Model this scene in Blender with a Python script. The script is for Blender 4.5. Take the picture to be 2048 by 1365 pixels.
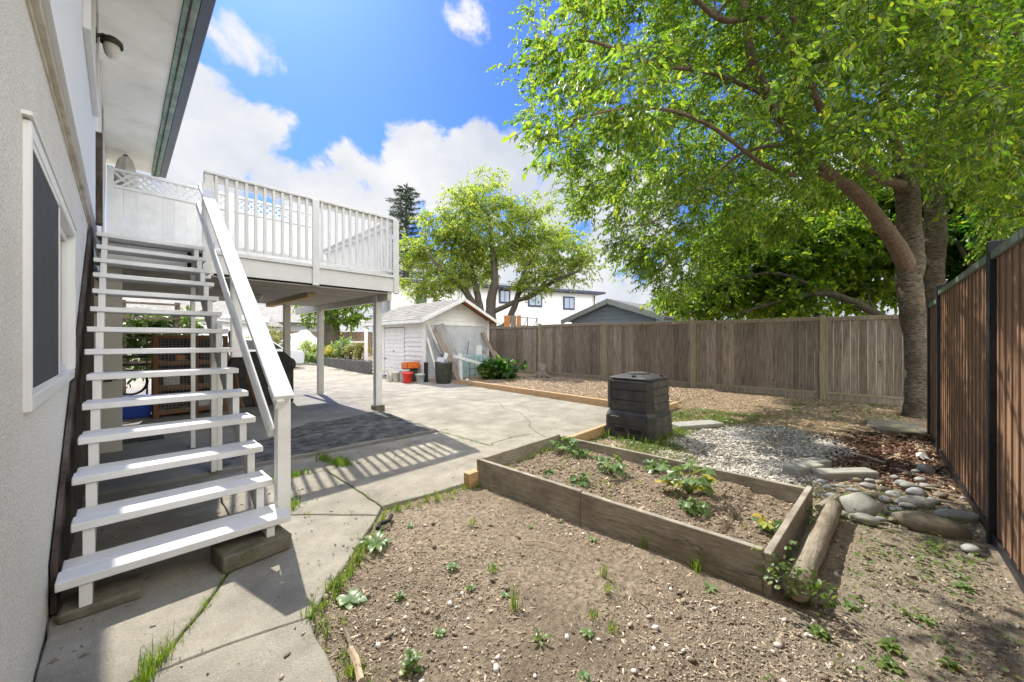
import bpy, math, random
import numpy as np
from mathutils import Vector, Matrix, noise as mnoise
R = math.radians
random.seed(7)
RNG = np.random.default_rng(11)
for o_ in list(bpy.data.objects): bpy.data.objects.remove(o_)
SC = bpy.context.scene
COL = SC.collection

# ---------------------------------------------------------------- camera
FPX, EYE, CX, CY = 750.0, 1.4, 1024.0, 681.0      # focal length in pixels of the 2048 px photograph
YAW = R(43.73)
cam = bpy.data.cameras.new('camera'); cam.sensor_width = 36; cam.lens = 36 * FPX / 2048
cam.clip_start = 0.02; cam.clip_end = 3000
cam_o = bpy.data.objects.new('camera', cam); COL.objects.link(cam_o)
cam_o.location = (0, 0, EYE); cam_o.rotation_euler = (R(90), 0, YAW - R(90))
SC.camera = cam_o
OX, OY = math.cos(YAW), math.sin(YAW)
def at(u, v, z=0.0):
    d = FPX * (EYE - z) / (v - CY); l = d * (u - CX) / FPX
    return (d * OX + l * OY, d * OY - l * OX)
def proj(x, y, z):
    d = x * OX + y * OY; l = x * OY - y * OX
    return CX + FPX * l / d, CY - FPX * (z - EYE) / d, d

# ---------------------------------------------------------------- light
SUN_EL, SUN_AZ = R(50.5), R(79.5)                 # azimuth measured from +X towards +Y
sd = Vector((math.cos(SUN_EL) * math.cos(SUN_AZ), math.cos(SUN_EL) * math.sin(SUN_AZ), math.sin(SUN_EL)))
sun = bpy.data.lights.new('sun', 'SUN'); sun.energy = 4.2; sun.angle = R(0.55); sun.color = (1.0, 0.94, 0.83)
sun_o = bpy.data.objects.new('sun', sun); COL.objects.link(sun_o)
sun_o.rotation_euler = sd.to_track_quat('Z', 'Y').to_euler(); sun_o.location = (0, 30, 40)
SC.view_settings.view_transform = 'Standard'; SC.view_settings.look = 'None'
SC.view_settings.exposure = 0.86; SC.view_settings.gamma = 1.0; SC.view_settings.use_curve_mapping = False
SC.cycles.max_bounces = 8; SC.cycles.transparent_max_bounces = 6
SC.cycles.use_denoising = True
SC.cycles.sample_clamp_indirect = 6

def nn(nt, typ, **kw):
    n = nt.nodes.new(typ)
    for k, v in kw.items():
        if k in ('op',): n.operation = v
        elif hasattr(n, k): setattr(n, k, v)
        else: n.inputs[k].default_value = v
    return n
def world():
    w = bpy.data.worlds.new('World'); SC.world = w; w.use_nodes = True
    nt = w.node_tree; nt.nodes.clear(); L = nt.links.new
    out = nt.nodes.new('ShaderNodeOutputWorld'); bg = nt.nodes.new('ShaderNodeBackground')
    sky = nt.nodes.new('ShaderNodeTexSky'); sky.sky_type = 'NISHITA'; sky.sun_disc = False
    sky.sun_elevation = SUN_EL; sky.sun_rotation = R(90) - SUN_AZ
    sky.air_density = 1.0; sky.dust_density = 0.6; sky.ozone_density = 2.5
    tc = nt.nodes.new('ShaderNodeTexCoord')
    sep = nt.nodes.new('ShaderNodeSeparateXYZ'); L(tc.outputs['Generated'], sep.inputs[0])
    def M(op, a, b=None, c=None, clamp=False):
        m = nt.nodes.new('ShaderNodeMath'); m.operation = op; m.use_clamp = clamp
        for i, x in enumerate((a, b, c)):
            if x is None: continue
            if isinstance(x, (int, float)): m.inputs[i].default_value = x
            else: L(x, m.inputs[i])
        return m.outputs[0]
    # cumulus: sum of soft discs given by their direction, broken up by noise
    n1 = nt.nodes.new('ShaderNodeTexNoise'); n1.inputs['Scale'].default_value = 6.5; n1.inputs['Detail'].default_value = 10; n1.inputs['Roughness'].default_value = 0.58; n1.inputs['Distortion'].default_value = 0.25
    L(tc.outputs['Generated'], n1.inputs['Vector'])
    n2 = nt.nodes.new('ShaderNodeTexNoise'); n2.inputs['Scale'].default_value = 2.2; n2.inputs['Detail'].default_value = 5
    L(tc.outputs['Generated'], n2.inputs['Vector'])
    def direction(u, v):
        l = (u - CX) / FPX; z = -(v - CY) / FPX
        return Vector((OX + l * OY, OY - l * OX, z)).normalized()
    blobs = [(420, 225, 6, 1.0), (470, 290, 7.5, 1.0), (385, 310, 8, 1.0), (545, 345, 5.5, 1.0), (300, 330, 10, .9), (640, 390, 7, 1.0), (700, 350, 5.5, 1), (820, 305, 6, 1.0), (740, 400, 9, 1), (900, 360, 6.5, 1.0), (965, 312, 5.5, 1),
             (1045, 322, 6.5, 1.0), (1140, 380, 9, 1.0), (1240, 480, 9, 1.0), (562, 235, 3.2, .36), (455, 80, 5, .30), (520, 105, 4, .34), (420, 115, 4, .3), (940, 45, 4.5, .34), (1090, 120, 5, .3), (1700, 380, 10, .8), (1950, 380, 10, .8),
             (200, 300, 10, .9), (2300, 300, 25, .8)]
    acc = None
    # unseen cloud banks added behind the camera and overhead as neutral fill light
    blobs += [(Vector((-.6, -.7, .35)), None, 38, 1.1), (Vector((-1, .1, .5)), None, 30, 1.1), (Vector((.3, -1, .5)), None, 48, 1.1), (Vector((-.5, -.3, 1.3)), None, 34, 1.1), (Vector((1, -.8, .5)), None, 26, 1.1)]
    for u, v, ang, wgt in blobs:
        dv = direction(u, v) if v is not None else u.normalized()
        dp = nt.nodes.new('ShaderNodeVectorMath'); dp.operation = 'DOT_PRODUCT'; L(tc.outputs['Generated'], dp.inputs[0]); dp.inputs[1].default_value = dv
        c0 = math.cos(R(ang)); t = M('DIVIDE', M('SUBTRACT', dp.outputs['Value'], c0), 1 - c0)
        t = M('MULTIPLY', M('MAXIMUM', t, 0.0), wgt)
        acc = t if acc is None else M('MAXIMUM', acc, t)
    # haze and distant cloud close to the horizon
    low = M('MULTIPLY', M('SUBTRACT', 0.34, sep.outputs['Z']), 4.2)
    low = M('MINIMUM', M('MAXIMUM', low, 0.0), 1.25)
    acc = M('MAXIMUM', acc, low)
    f = M('ADD', acc, M('MULTIPLY', M('SUBTRACT', n1.outputs['Fac'], 0.54), 2.6))
    mr = nt.nodes.new('ShaderNodeMapRange'); mr.interpolation_type = 'SMOOTHSTEP'
    L(f, mr.inputs['Value']); mr.inputs['From Min'].default_value = 0.18; mr.inputs['From Max'].default_value = 0.52
    # cloud tone: bright tops, blue-grey folds
    ct = nt.nodes.new('ShaderNodeMapRange'); L(M('ADD', n2.outputs['Fac'], M('MULTIPLY', n1.outputs['Fac'], 0.5)), ct.inputs['Value'])
    ct.inputs['From Min'].default_value = 0.62; ct.inputs['From Max'].default_value = 0.86
    cm = nt.nodes.new('ShaderNodeMix'); cm.data_type = 'RGBA'; L(ct.outputs[0], cm.inputs[0])
    cm.inputs[6].default_value = (2.55, 2.75, 3.1, 1); cm.inputs[7].default_value = (3.6, 3.6, 3.65, 1)
    tint = nt.nodes.new('ShaderNodeMix'); tint.data_type = 'RGBA'; tint.blend_type = 'MULTIPLY'; tint.inputs[0].default_value = 1
    L(sky.outputs[0], tint.inputs[6]); tint.inputs[7].default_value = (0.235, 0.395, 0.80, 1)
    mx = nt.nodes.new('ShaderNodeMix'); mx.data_type = 'RGBA'; L(mr.outputs[0], mx.inputs[0]); L(tint.outputs[2], mx.inputs[6]); L(cm.outputs[2], mx.inputs[7])
    # boost added to the unseen sky behind the camera, to fill shaded faces
    dpb = nt.nodes.new('ShaderNodeVectorMath'); dpb.operation = 'DOT_PRODUCT'; L(tc.outputs['Generated'], dpb.inputs[0]); dpb.inputs[1].default_value = (-.05, -.92, .38)
    mb_ = nt.nodes.new('ShaderNodeMapRange'); mb_.interpolation_type = 'SMOOTHSTEP'; L(dpb.outputs['Value'], mb_.inputs['Value']); mb_.inputs['From Min'].default_value = -.05; mb_.inputs['From Max'].default_value = .75
    gc = nt.nodes.new('ShaderNodeMix'); gc.data_type = 'RGBA'; L(mb_.outputs[0], gc.inputs[0]); gc.inputs[6].default_value = (1, 1, 1, 1); gc.inputs[7].default_value = (5.2, 5.0, 4.55, 1)
    vs = nt.nodes.new('ShaderNodeVectorMath'); vs.operation = 'MULTIPLY'; L(mx.outputs[2], vs.inputs[0]); L(gc.outputs[2], vs.inputs[1])
    L(vs.outputs[0], bg.inputs['Color']); bg.inputs['Strength'].default_value = 0.15
    L(bg.outputs[0], out.inputs[0])
world()

# ---------------------------------------------------------------- tagging
def tag(o, label=None, cat=None, group=None, kind=None):
    if label: o['label'] = label
    if cat: o['category'] = cat
    if group: o['group'] = group
    if kind: o['kind'] = kind
    return o
def thing(name, label, cat, loc=(0, 0, 0), rz=0.0, group=None):
    o = bpy.data.objects.new(name, None); COL.objects.link(o); o.empty_display_size = .1
    o.location = loc; o.rotation_euler = (0, 0, rz)
    return tag(o, label, cat, group)
def kids(o): return [c for c in bpy.data.objects if c.parent == o]
def copy_tree(o, parent=None):
    c = o.copy(); COL.objects.link(c)
    if parent: c.parent = parent
    for ch in kids(o): copy_tree(ch, c)
    return c

# ---------------------------------------------------------------- mesh builder
class MB:
    def __init__(s): s.v = []; s.f = []
    def add(s, vs, fs):
        b = len(s.v); s.v += [tuple(p) for p in vs]; s.f += [tuple(b + i for i in f) for f in fs]; return s
    def box(s, c, d, rz=0.0, M=None):
        hx, hy, hz = d[0] / 2, d[1] / 2, d[2] / 2
        vs = [Vector((x, y, z)) for x in (-hx, hx) for y in (-hy, hy) for z in (-hz, hz)]
        m = M if M is not None else Matrix.Rotation(rz, 3, 'Z')
        vs = [m @ p + Vector(c) for p in vs]
        return s.add(vs, [(0, 1, 3, 2), (4, 6, 7, 5), (0, 4, 5, 1), (2, 3, 7, 6), (0, 2, 6, 4), (1, 5, 7, 3)])
    def bb(s, x0, x1, y0, y1, z0, z1): return s.box(((x0 + x1) / 2, (y0 + y1) / 2, (z0 + z1) / 2), (x1 - x0, y1 - y0, z1 - z0))
    def bar(s, a, b, w, h, up=(0, 0, 1)):
        a, b = Vector(a), Vector(b); d = (b - a); L = d.length; d.normalize()
        side = d.cross(Vector(up))
        if side.length < 1e-4: side = d.cross(Vector((1, 0, 0)))
        side.normalize(); u2 = side.cross(d)
        m = Matrix((side, d, u2)).transposed()
        return s.box((a + b) / 2, (w, L, h), M=m)
    def tube(s, pts, rad, n=8, cap=True):
        pts = [Vector(p) for p in pts]; b = len(s.v); prev = None
        if isinstance(rad, (int, float)): rad = [rad] * len(pts)
        for i, p in enumerate(pts):
            d = (pts[min(i + 1, len(pts) - 1)] - pts[max(i - 1, 0)]).normalized()
            if prev is None:
                sx = d.orthogonal().normalized()
            else:
                sx = prev - d * prev.dot(d)
                sx = sx.normalized() if sx.length > 1e-5 else d.orthogonal().normalized()
            prev = sx; sy = d.cross(sx)
            for k in range(n):
                a = 2 * math.pi * k / n
                s.v.append(tuple(p + (sx * math.cos(a) + sy * math.sin(a)) * rad[i]))
        for i in range(len(pts) - 1):
            for k in range(n):
                k2 = (k + 1) % n
                s.f.append((b + i * n + k, b + i * n + k2, b + (i + 1) * n + k2, b + (i + 1) * n + k))
        if cap:
            s.f.append(tuple(b + k for k in reversed(range(n)))); e = b + (len(pts) - 1) * n
            s.f.append(tuple(e + k for k in range(n)))
        return s
    def lathe(s, c, prof, n=20, cap=True):
        b = len(s.v)
        for r_, z in prof:
            for k in range(n):
                a = 2 * math.pi * k / n
                s.v.append((c[0] + r_ * math.cos(a), c[1] + r_ * math.sin(a), c[2] + z))
        for i in range(len(prof) - 1):
            for k in range(n):
                k2 = (k + 1) % n
                s.f.append((b + i * n + k, b + i * n + k2, b + (i + 1) * n + k2, b + (i + 1) * n + k))
        if cap:
            s.f.append(tuple(b + k for k in reversed(range(n)))); e = b + (len(prof) - 1) * n
            s.f.append(tuple(e + k for k in range(n)))
        return s
    def prism(s, poly, z0, z1):
        n = len(poly); ar = sum(poly[i][0] * poly[(i + 1) % n][1] - poly[(i + 1) % n][0] * poly[i][1] for i in range(n))
        if ar < 0: poly = poly[::-1]
        vs = [(x, y, z0) for x, y in poly] + [(x, y, z1) for x, y in poly]
        fs = [tuple(reversed(range(n))), tuple(range(n, 2 * n))] + [(i, (i + 1) % n, n + (i + 1) % n, n + i) for i in range(n)]
        return s.add(vs, fs)
    def extr(s, poly3, d):   # extrude a planar 3D polygon by vector d
        n = len(poly3); d = Vector(d); p = [Vector(q) for q in poly3]
        return s.add(p + [q + d for q in p], [tuple(reversed(range(n))), tuple(range(n, 2 * n))] + [(i, (i + 1) % n, n + (i + 1) % n, n + i) for i in range(n)])
    def build(s, name, m, parent=None, bev=0, smooth=False, label=None, sub=0):
        me = bpy.data.meshes.new(name); me.from_pydata(s.v, [], s.f); me.update()
        if smooth: me.polygons.foreach_set('use_smooth', [True] * len(me.polygons))
        o = bpy.data.objects.new(name, me); COL.objects.link(o); me.materials.append(m)
        if parent:
            o.parent = parent
            pm = parent_matrix(parent)
            me.transform(pm.inverted())
        if bev:
            b = o.modifiers.new('bevel', 'BEVEL'); b.width = bev; b.segments = 1; b.limit_method = 'ANGLE'
        if sub:
            b = o.modifiers.new('sub', 'SUBSURF'); b.levels = sub; b.render_levels = sub
        if label: o['label'] = label
        return o
def parent_matrix(p):
    m = Matrix.Translation(p.location) @ p.rotation_euler.to_matrix().to_4x4()
    return parent_matrix(p.parent) @ m if p.parent else m
def fast_mesh(name, V, Fq, m, parent=None, smooth=False):
    """V (n,3), Fq (k,3|4) numpy"""
    me = bpy.data.meshes.new(name); V = np.asarray(V, np.float32); Fq = np.asarray(Fq, np.int32)
    k, c = Fq.shape
    me.vertices.add(len(V)); me.vertices.foreach_set('co', V.ravel())
    me.loops.add(k * c); me.loops.foreach_set('vertex_index', Fq.ravel())
    me.polygons.add(k); me.polygons.foreach_set('loop_start', np.arange(k, dtype=np.int32) * c)
    me.polygons.foreach_set('loop_total', np.full(k, c, np.int32))
    if smooth: me.polygons.foreach_set('use_smooth', np.ones(k, bool))
    me.update(calc_edges=True); me.validate()
    o = bpy.data.objects.new(name, me); COL.objects.link(o); me.materials.append(m)
    if parent:
        o.parent = parent; me.transform(parent_matrix(parent).inverted())
    return o
def scatter(pv, pf, P, X, Y, Z, S):
    """copies of prototype (pv,pf) at P with axes X,Y,Z (n,3) and scale S (n,3)"""
    pv = np.asarray(pv, float); pf = np.asarray(pf)
    n = len(P); S = np.asarray(S, float)
    if S.ndim == 1: S = np.repeat(S[:, None], 3, 1)
    V = (P[:, None, :] + pv[None, :, 0, None] * (X * S[:, :1])[:, None, :] + pv[None, :, 1, None] * (Y * S[:, 1:2])[:, None, :]
         + pv[None, :, 2, None] * (Z * S[:, 2:3])[:, None, :]).reshape(-1, 3)
    Fq = (pf[None] + (np.arange(n) * len(pv))[:, None, None]).reshape(-1, pf.shape[1])
    return V, Fq
def norm(a): return a / np.maximum(np.linalg.norm(a, axis=1, keepdims=True), 1e-9)
def yawed(n, tilt=0.3):
    a = RNG.uniform(0, 2 * np.pi, n); Z = norm(np.c_[RNG.normal(0, tilt, n), RNG.normal(0, tilt, n), np.ones(n)])
    X = np.c_[np.cos(a), np.sin(a), np.zeros(n)]; X = norm(X - Z * (X * Z).sum(1, keepdims=True)); Y = np.cross(Z, X)
    return X, Y, Z
def in_poly(x, y, poly):
    x = np.asarray(x); y = np.asarray(y); c = np.zeros(x.shape, bool); n = len(poly)
    for i in range(n):
        x0, y0 = poly[i]; x1, y1 = poly[(i + 1) % n]
        if y0 == y1: continue
        c ^= ((y0 > y) != (y1 > y)) & (x < (x1 - x0) * (y - y0) / (y1 - y0) + x0)
    return c
def rand_in(poly, n):
    P = np.array(poly); lo, hi = P.min(0), P.max(0); out = np.zeros((0, 2))
    while len(out) < n:
        q = RNG.uniform(lo, hi, (n * 2, 2)); out = np.r_[out, q[in_poly(q[:, 0], q[:, 1], poly)]]
    return out[:n]

# ---------------------------------------------------------------- materials
def mat(name, c1, c2=None, scale=6.0, detail=6, rough=0.8, stretch=None, bump=0.0, bscale=None, rnd=0.0, spots=None, spec=0.3,
        stain=None, stain_scale=0.8, stain_amt=0.5, metal=0.0, bdist=0.02, lo=0.3, hi=0.7, transl=None, mid=None, grain=None):
    m = bpy.data.materials.new(name); m.use_nodes = True; nt = m.node_tree; L = nt.links.new
    bs = nt.nodes['Principled BSDF']; bs.inputs['Roughness'].default_value = rough; bs.inputs['Metallic'].default_value = metal
    bs.inputs['Specular IOR Level'].default_value = spec
    tc = nt.nodes.new('ShaderNodeTexCoord'); mp = nt.nodes.new('ShaderNodeMapping'); L(tc.outputs['Object'], mp.inputs['Vector'])
    if stretch: mp.inputs['Scale'].default_value = stretch
    geo = nt.nodes.new('ShaderNodeNewGeometry')
    vec = mp.outputs[0]
    if rnd:   # move the pattern on every separate board so no two match
        ad = nt.nodes.new('ShaderNodeVectorMath'); ad.operation = 'ADD'; sc = nt.nodes.new('ShaderNodeVectorMath'); sc.operation = 'SCALE'
        sc.inputs[0].default_value = (37., 91., 53.); L(geo.outputs['Random Per Island'], sc.inputs['Scale']); L(mp.outputs[0], ad.inputs[0]); L(sc.outputs[0], ad.inputs[1]); vec = ad.outputs[0]
    nz = nt.nodes.new('ShaderNodeTexNoise'); nz.inputs['Scale'].default_value = scale; nz.inputs['Detail'].default_value = detail; nz.inputs['Roughness'].default_value = 0.62
    L(vec, nz.inputs['Vector'])
    col = None
    if c2 is not None:
        rp = nt.nodes.new('ShaderNodeValToRGB'); L(nz.outputs['Fac'], rp.inputs[0])
        rp.color_ramp.elements[0].position = lo; rp.color_ramp.elements[1].position = hi
        rp.color_ramp.elements[0].color = (*c1, 1); rp.color_ramp.elements[1].color = (*c2, 1)
        if mid: e = rp.color_ramp.elements.new((lo + hi) / 2); e.color = (*mid, 1)
        col = rp.outputs[0]
    else:
        rg = nt.nodes.new('ShaderNodeRGB'); rg.outputs[0].default_value = (*c1, 1); col = rg.outputs[0]
    def mixc(fac, a, b, blend='MIX'):
        x = nt.nodes.new('ShaderNodeMix'); x.data_type = 'RGBA'; x.blend_type = blend
        if isinstance(fac, float): x.inputs[0].default_value = fac
        else: L(fac, x.inputs[0])
        for i, q in ((6, a), (7, b)):
            if isinstance(q, tuple): x.inputs[i].default_value = (*q, 1)
            else: L(q, x.inputs[i])
        return x.outputs[2]
    if stain:
        n3 = nt.nodes.new('ShaderNodeTexNoise'); n3.inputs['Scale'].default_value = stain_scale; n3.inputs['Detail'].default_value = 7; n3.inputs['Roughness'].default_value = .65
        L(tc.outputs['Object'], n3.inputs['Vector'])
        mr = nt.nodes.new('ShaderNodeMapRange'); L(n3.outputs['Fac'], mr.inputs[0]); mr.inputs[1].default_value = .45; mr.inputs[2].default_value = .7; mr.inputs[4].default_value = stain_amt
        col = mixc(mr.outputs[0], col, stain)
    for sp in (spots or []):   # (scale, threshold, colour): small flecks
        vo = nt.nodes.new('ShaderNodeTexVoronoi'); vo.inputs['Scale'].default_value = sp[0]; L(mp.outputs[0] if len(sp) > 3 else tc.outputs['Object'], vo.inputs['Vector'])
        lt = nt.nodes.new('ShaderNodeMath'); lt.operation = 'LESS_THAN'; L(vo.outputs['Distance'], lt.inputs[0]); lt.inputs[1].default_value = sp[1]
        col = mixc(lt.outputs[0], col, sp[2])
    if rnd:
        mr = nt.nodes.new('ShaderNodeMapRange'); L(geo.outputs['Random Per Island'], mr.inputs[0]); mr.inputs[3].default_value = 1 - rnd; mr.inputs[4].default_value = 1 + rnd
        cb = nt.nodes.new('ShaderNodeCombineColor')
        for i in range(3): L(mr.outputs[0], cb.inputs[i])
        col = mixc(1.0, col, cb.outputs[0], 'MULTIPLY')
    L(col, bs.inputs['Base Color'])
    if bump:
        nb = nt.nodes.new('ShaderNodeTexNoise'); nb.inputs['Scale'].default_value = bscale or scale * 2; nb.inputs['Detail'].default_value = 8; nb.inputs['Roughness'].default_value = .7
        L(vec, nb.inputs['Vector'])
        bp = nt.nodes.new('ShaderNodeBump'); bp.inputs['Strength'].default_value = bump; bp.inputs['Distance'].default_value = bdist
        L(nb.outputs['Fac'], bp.inputs['Height']); L(bp.outputs[0], bs.inputs['Normal'])
    if transl:
        tr = nt.nodes.new('ShaderNodeBsdfTranslucent'); ms = nt.nodes.new('ShaderNodeMixShader'); out = nt.nodes['Material Output']
        tcol = mixc(1.0, col, transl[0], 'MULTIPLY'); L(tcol, tr.inputs['Color'])
        ms.inputs[0].default_value = transl[1]; L(bs.outputs[0], ms.inputs[1]); L(tr.outputs[0], ms.inputs[2]); L(ms.outputs[0], out.inputs['Surface'])
    return m
def leaf_mat(name, cols, transl=.45, boost=3.0, rough=.42, spec=.5):
    """leaf: per-leaf colour from a ramp, light passing through"""
    m = bpy.data.materials.new(name); m.use_nodes = True; nt = m.node_tree; L = nt.links.new
    bs = nt.nodes['Principled BSDF']; bs.inputs['Roughness'].default_value = rough; bs.inputs['Specular IOR Level'].default_value = spec
    geo = nt.nodes.new('ShaderNodeNewGeometry'); rp = nt.nodes.new('ShaderNodeValToRGB'); L(geo.outputs['Random Per Island'], rp.inputs[0])
    rp.color_ramp.elements[0].color = (*cols[0], 1); rp.color_ramp.elements[1].color = (*cols[-1], 1)
    for i, c in enumerate(cols[1:-1]): e = rp.color_ramp.elements.new((i + 1) / (len(cols) - 1)); e.color = (*c, 1)
    L(rp.outputs[0], bs.inputs['Base Color'])
    tr = nt.nodes.new('ShaderNodeBsdfTranslucent'); mu = nt.nodes.new('ShaderNodeMix'); mu.data_type = 'RGBA'; mu.blend_type = 'MULTIPLY'; mu.inputs[0].default_value = 1
    L(rp.outputs[0], mu.inputs[6]); mu.inputs[7].default_value = (boost, boost * 1.05, boost * .4, 1); L(mu.outputs[2], tr.inputs['Color'])
    ms = nt.nodes.new('ShaderNodeMixShader'); ms.inputs[0].default_value = transl
    L(bs.outputs[0], ms.inputs[1]); L(tr.outputs[0], ms.inputs[2]); L(ms.outputs[0], nt.nodes['Material Output'].inputs['Surface'])
    return m
def glass_mat(name, col=(.02, .025, .03), rough=.04):
    m = bpy.data.materials.new(name); m.use_nodes = True; b = m.node_tree.nodes['Principled BSDF']
    b.inputs['Base Color'].default_value = (*col, 1); b.inputs['Roughness'].default_value = rough; b.inputs['Specular IOR Level'].default_value = 1.0
    return m
M = {}
M['white'] = mat('white_paint', (.68, .68, .675), (.77, .77, .765), scale=3, rough=.6, stain=(.56, .54, .50), stain_scale=5, stain_amt=.3, spots=[(9, .03, (.40, .37, .32)), (26, .045, (.55, .53, .49))], bump=.15, bscale=60, bdist=.004)
M['white2'] = mat('weathered_white_paint', (.70, .69, .67), (.80, .80, .78), scale=5, rough=.7, stain=(.50, .47, .41), stain_scale=3.5, stain_amt=.3, bump=.2, bscale=40, bdist=.005, rnd=.04)
M['cream'] = mat('cream_post_paint', (.56, .54, .47), (.64, .62, .55), scale=4, rough=.6, stain=(.42, .37, .28), stain_scale=4, stain_amt=.3, bump=.1, bscale=40, bdist=.004)
M['stucco'] = mat('pebble_dash_stucco', (.64, .61, .55), (.88, .87, .84), scale=75, detail=4, rough=.95, stain=(.62, .57, .48), stain_scale=1.3, stain_amt=.45, bump=.8, bscale=85, bdist=.012, spots=[(110, .22, (.44, .38, .30)), (60, .14, (.34, .32, .30))], lo=.35, hi=.62)
M['stucco2'] = mat('fine_white_stucco', (.76, .78, .80), (.85, .86, .88), scale=60, detail=5, rough=.9, bump=.6, bscale=70, bdist=.01)
M['soffit'] = mat('painted_soffit_stucco', (.80, .79, .72), (.88, .87, .80), scale=3, detail=10, rough=.9, stain=(.52, .47, .36), stain_scale=1.6, stain_amt=.4, bump=.5, bscale=45, bdist=.012)
M['vinyl'] = mat('pale_vinyl', (.66, .66, .65), (.72, .72, .71), scale=2, rough=.4, spec=.5)
M['screen'] = mat('dark_insect_screen', (.035, .038, .045), (.055, .058, .065), scale=4, rough=.75)
M['glass'] = glass_mat('window_glass')
M['sage'] = mat('peeling_sage_green_paint', (.13, .21, .17), (.22, .32, .27), scale=4, rough=.7, stain=(.45, .47, .42), stain_scale=6, stain_amt=.6)
M['brownrot'] = mat('brown_weathered_board', (.035, .026, .02), (.09, .065, .05), scale=6, stretch=(6, 6, 1), rough=.85, bump=.5, bscale=10, stain=(.25, .23, .2), stain_scale=3, stain_amt=.5)  # real brown boards, and the dark fill for the stair's shaded gap
M['gutter'] = mat('dark_blue_grey_gutter', (.045, .06, .095), (.07, .09, .13), scale=3, rough=.4, spec=.5)
M['belt'] = mat('beige_trim_board', (.50, .47, .39), (.68, .65, .57), scale=6, stretch=(8, 1, 8), rough=.7, stain=(.20, .13, .07), stain_scale=3, stain_amt=.7)
M['concrete'] = mat('old_concrete', (.22, .20, .162), (.40, .37, .305), scale=2.6, detail=12, rough=.93, stain=(.17, .15, .12), stain_scale=.8, stain_amt=.6, bump=.8, bscale=90, bdist=.012, spots=[(150, .22, (.17, .15, .115)), (110, .2, (.46, .43, .37)), (33, .07, (.13, .11, .08)), (12, .03, (.10, .085, .06))], lo=.3, hi=.68)
M['concrete2'] = mat('smooth_concrete_floor', (.20, .19, .175), (.29, .28, .255), scale=1.6, detail=10, rough=.85, stain=(.12, .115, .105), stain_scale=.9, stain_amt=.6, bump=.15, bscale=30)
M['rough'] = mat('rough_broken_concrete', (.055, .055, .053), (.24, .235, .22), scale=7, detail=12, rough=.95, stain=(.045, .045, .043), stain_scale=2, stain_amt=.8, bump=1, bscale=28, bdist=.03, lo=.36, hi=.66)
M['block'] = mat('mossy_concrete_block', (.12, .105, .075), (.26, .235, .185), scale=9, rough=.95, stain=(.09, .10, .035), stain_scale=5, stain_amt=.6, bump=.8, bscale=40)
M['soil'] = mat('dry_garden_soil', (.11, .085, .06), (.42, .34, .25), scale=26, detail=12, rough=1, stain=(.22, .17, .12), stain_scale=1.1, stain_amt=.5, bump=1, bscale=70, bdist=.03, lo=.32, hi=.7, mid=(.28, .22, .16), spec=.05,
                spots=[(130, .14, (.36, .28, .19)), (46, .08, (.07, .052, .036)), (80, .10, (.42, .36, .28))])
M['soil_pale'] = mat('pale_sandy_soil', (.16, .13, .095), (.40, .345, .265), scale=30, detail=12, rough=1, stain=(.19, .15, .105), stain_scale=1.3, stain_amt=.6, bump=1, bscale=70, bdist=.02, spec=.05, spots=[(120, .14, (.45, .39, .30)), (60, .08, (.12, .09, .06))])
M['mulch'] = mat('dry_mulch', (.12, .085, .055), (.40, .30, .20), scale=34, detail=10, rough=1, stain=(.15, .11, .075), stain_scale=1.2, stain_amt=.5, bump=1, bscale=70, bdist=.03, spec=.05)
M['clod'] = mat('soil_clod', (.20, .16, .115), (.44, .36, .27), scale=8, rough=1, rnd=.5, bump=.6, bscale=60, spec=.05)
M['chip'] = mat('dry_wood_chip', (.30, .22, .15), (.60, .49, .36), scale=5, rough=.95, rnd=.35, spec=.1)
M['redchip'] = mat('red_bark_chip', (.065, .032, .022), (.19, .10, .07), scale=5, rough=.95, rnd=.4, spec=.1)
M['pebble'] = mat('pale_pebble', (.46, .42, .36), (.70, .67, .61), scale=4, rough=.8, rnd=.25)
M['gravel'] = mat('white_marble_gravel', (.38, .36, .32), (.66, .635, .58), scale=5, rough=.75, rnd=.25)
M['gravel2'] = mat('grey_crushed_gravel', (.20, .185, .165), (.42, .40, .36), scale=8, rough=.9, rnd=.35)
M['gravelbase'] = mat('dusty_gravel_bed', (.13, .105, .085), (.52, .49, .44), scale=42, detail=8, rough=1, bump=1, bscale=50, bdist=.03, spec=.05)
M['river'] = mat('grey_river_stone', (.22, .225, .22), (.38, .385, .375), scale=7, rough=.75, rnd=.15, bump=.25, bscale=30, stain=(.46, .46, .44), stain_scale=5, stain_amt=.5)
M['boulder_tan'] = mat('tan_boulder', (.17, .14, .10), (.27, .23, .165), scale=6, rough=.85, bump=.35, bscale=25, stain=(.32, .29, .22), stain_scale=5, stain_amt=.5)
M['boulder'] = mat('pale_grey_boulder', (.27, .265, .235), (.43, .425, .39), scale=8, rough=.85, bump=.5, bscale=22, stain=(.18, .19, .12), stain_scale=4, stain_amt=.5)
M['paver'] = mat('grey_paver', (.28, .27, .24), (.38, .37, .33), scale=14, rough=.9, bump=.3, bscale=60)
M['bedwood'] = mat('weathered_bed_board', (.19, .165, .125), (.38, .345, .28), scale=7, stretch=(1.2, 1.2, 10), rough=.85, bump=.4, bscale=12, rnd=.08, stain=(.11, .085, .06), stain_scale=4, stain_amt=.6, bdist=.006)
M['timber'] = mat('new_orange_timber', (.36, .215, .105), (.56, .38, .21), scale=5, stretch=(3, 1.2, 12), rough=.8, rnd=.12, bump=.3, bscale=14, stain=(.36, .28, .19), stain_scale=3, stain_amt=.4, bdist=.004)
M['fence'] = mat('weathered_cedar_board', (.095, .075, .055), (.32, .265, .205), scale=5.5, detail=9, stretch=(6, 6, .5), rough=.9, rnd=.32, bump=.5, bscale=9, bdist=.006, lo=.28, hi=.72, spots=[(2.6, .055, (.04, .028, .02))])
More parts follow.
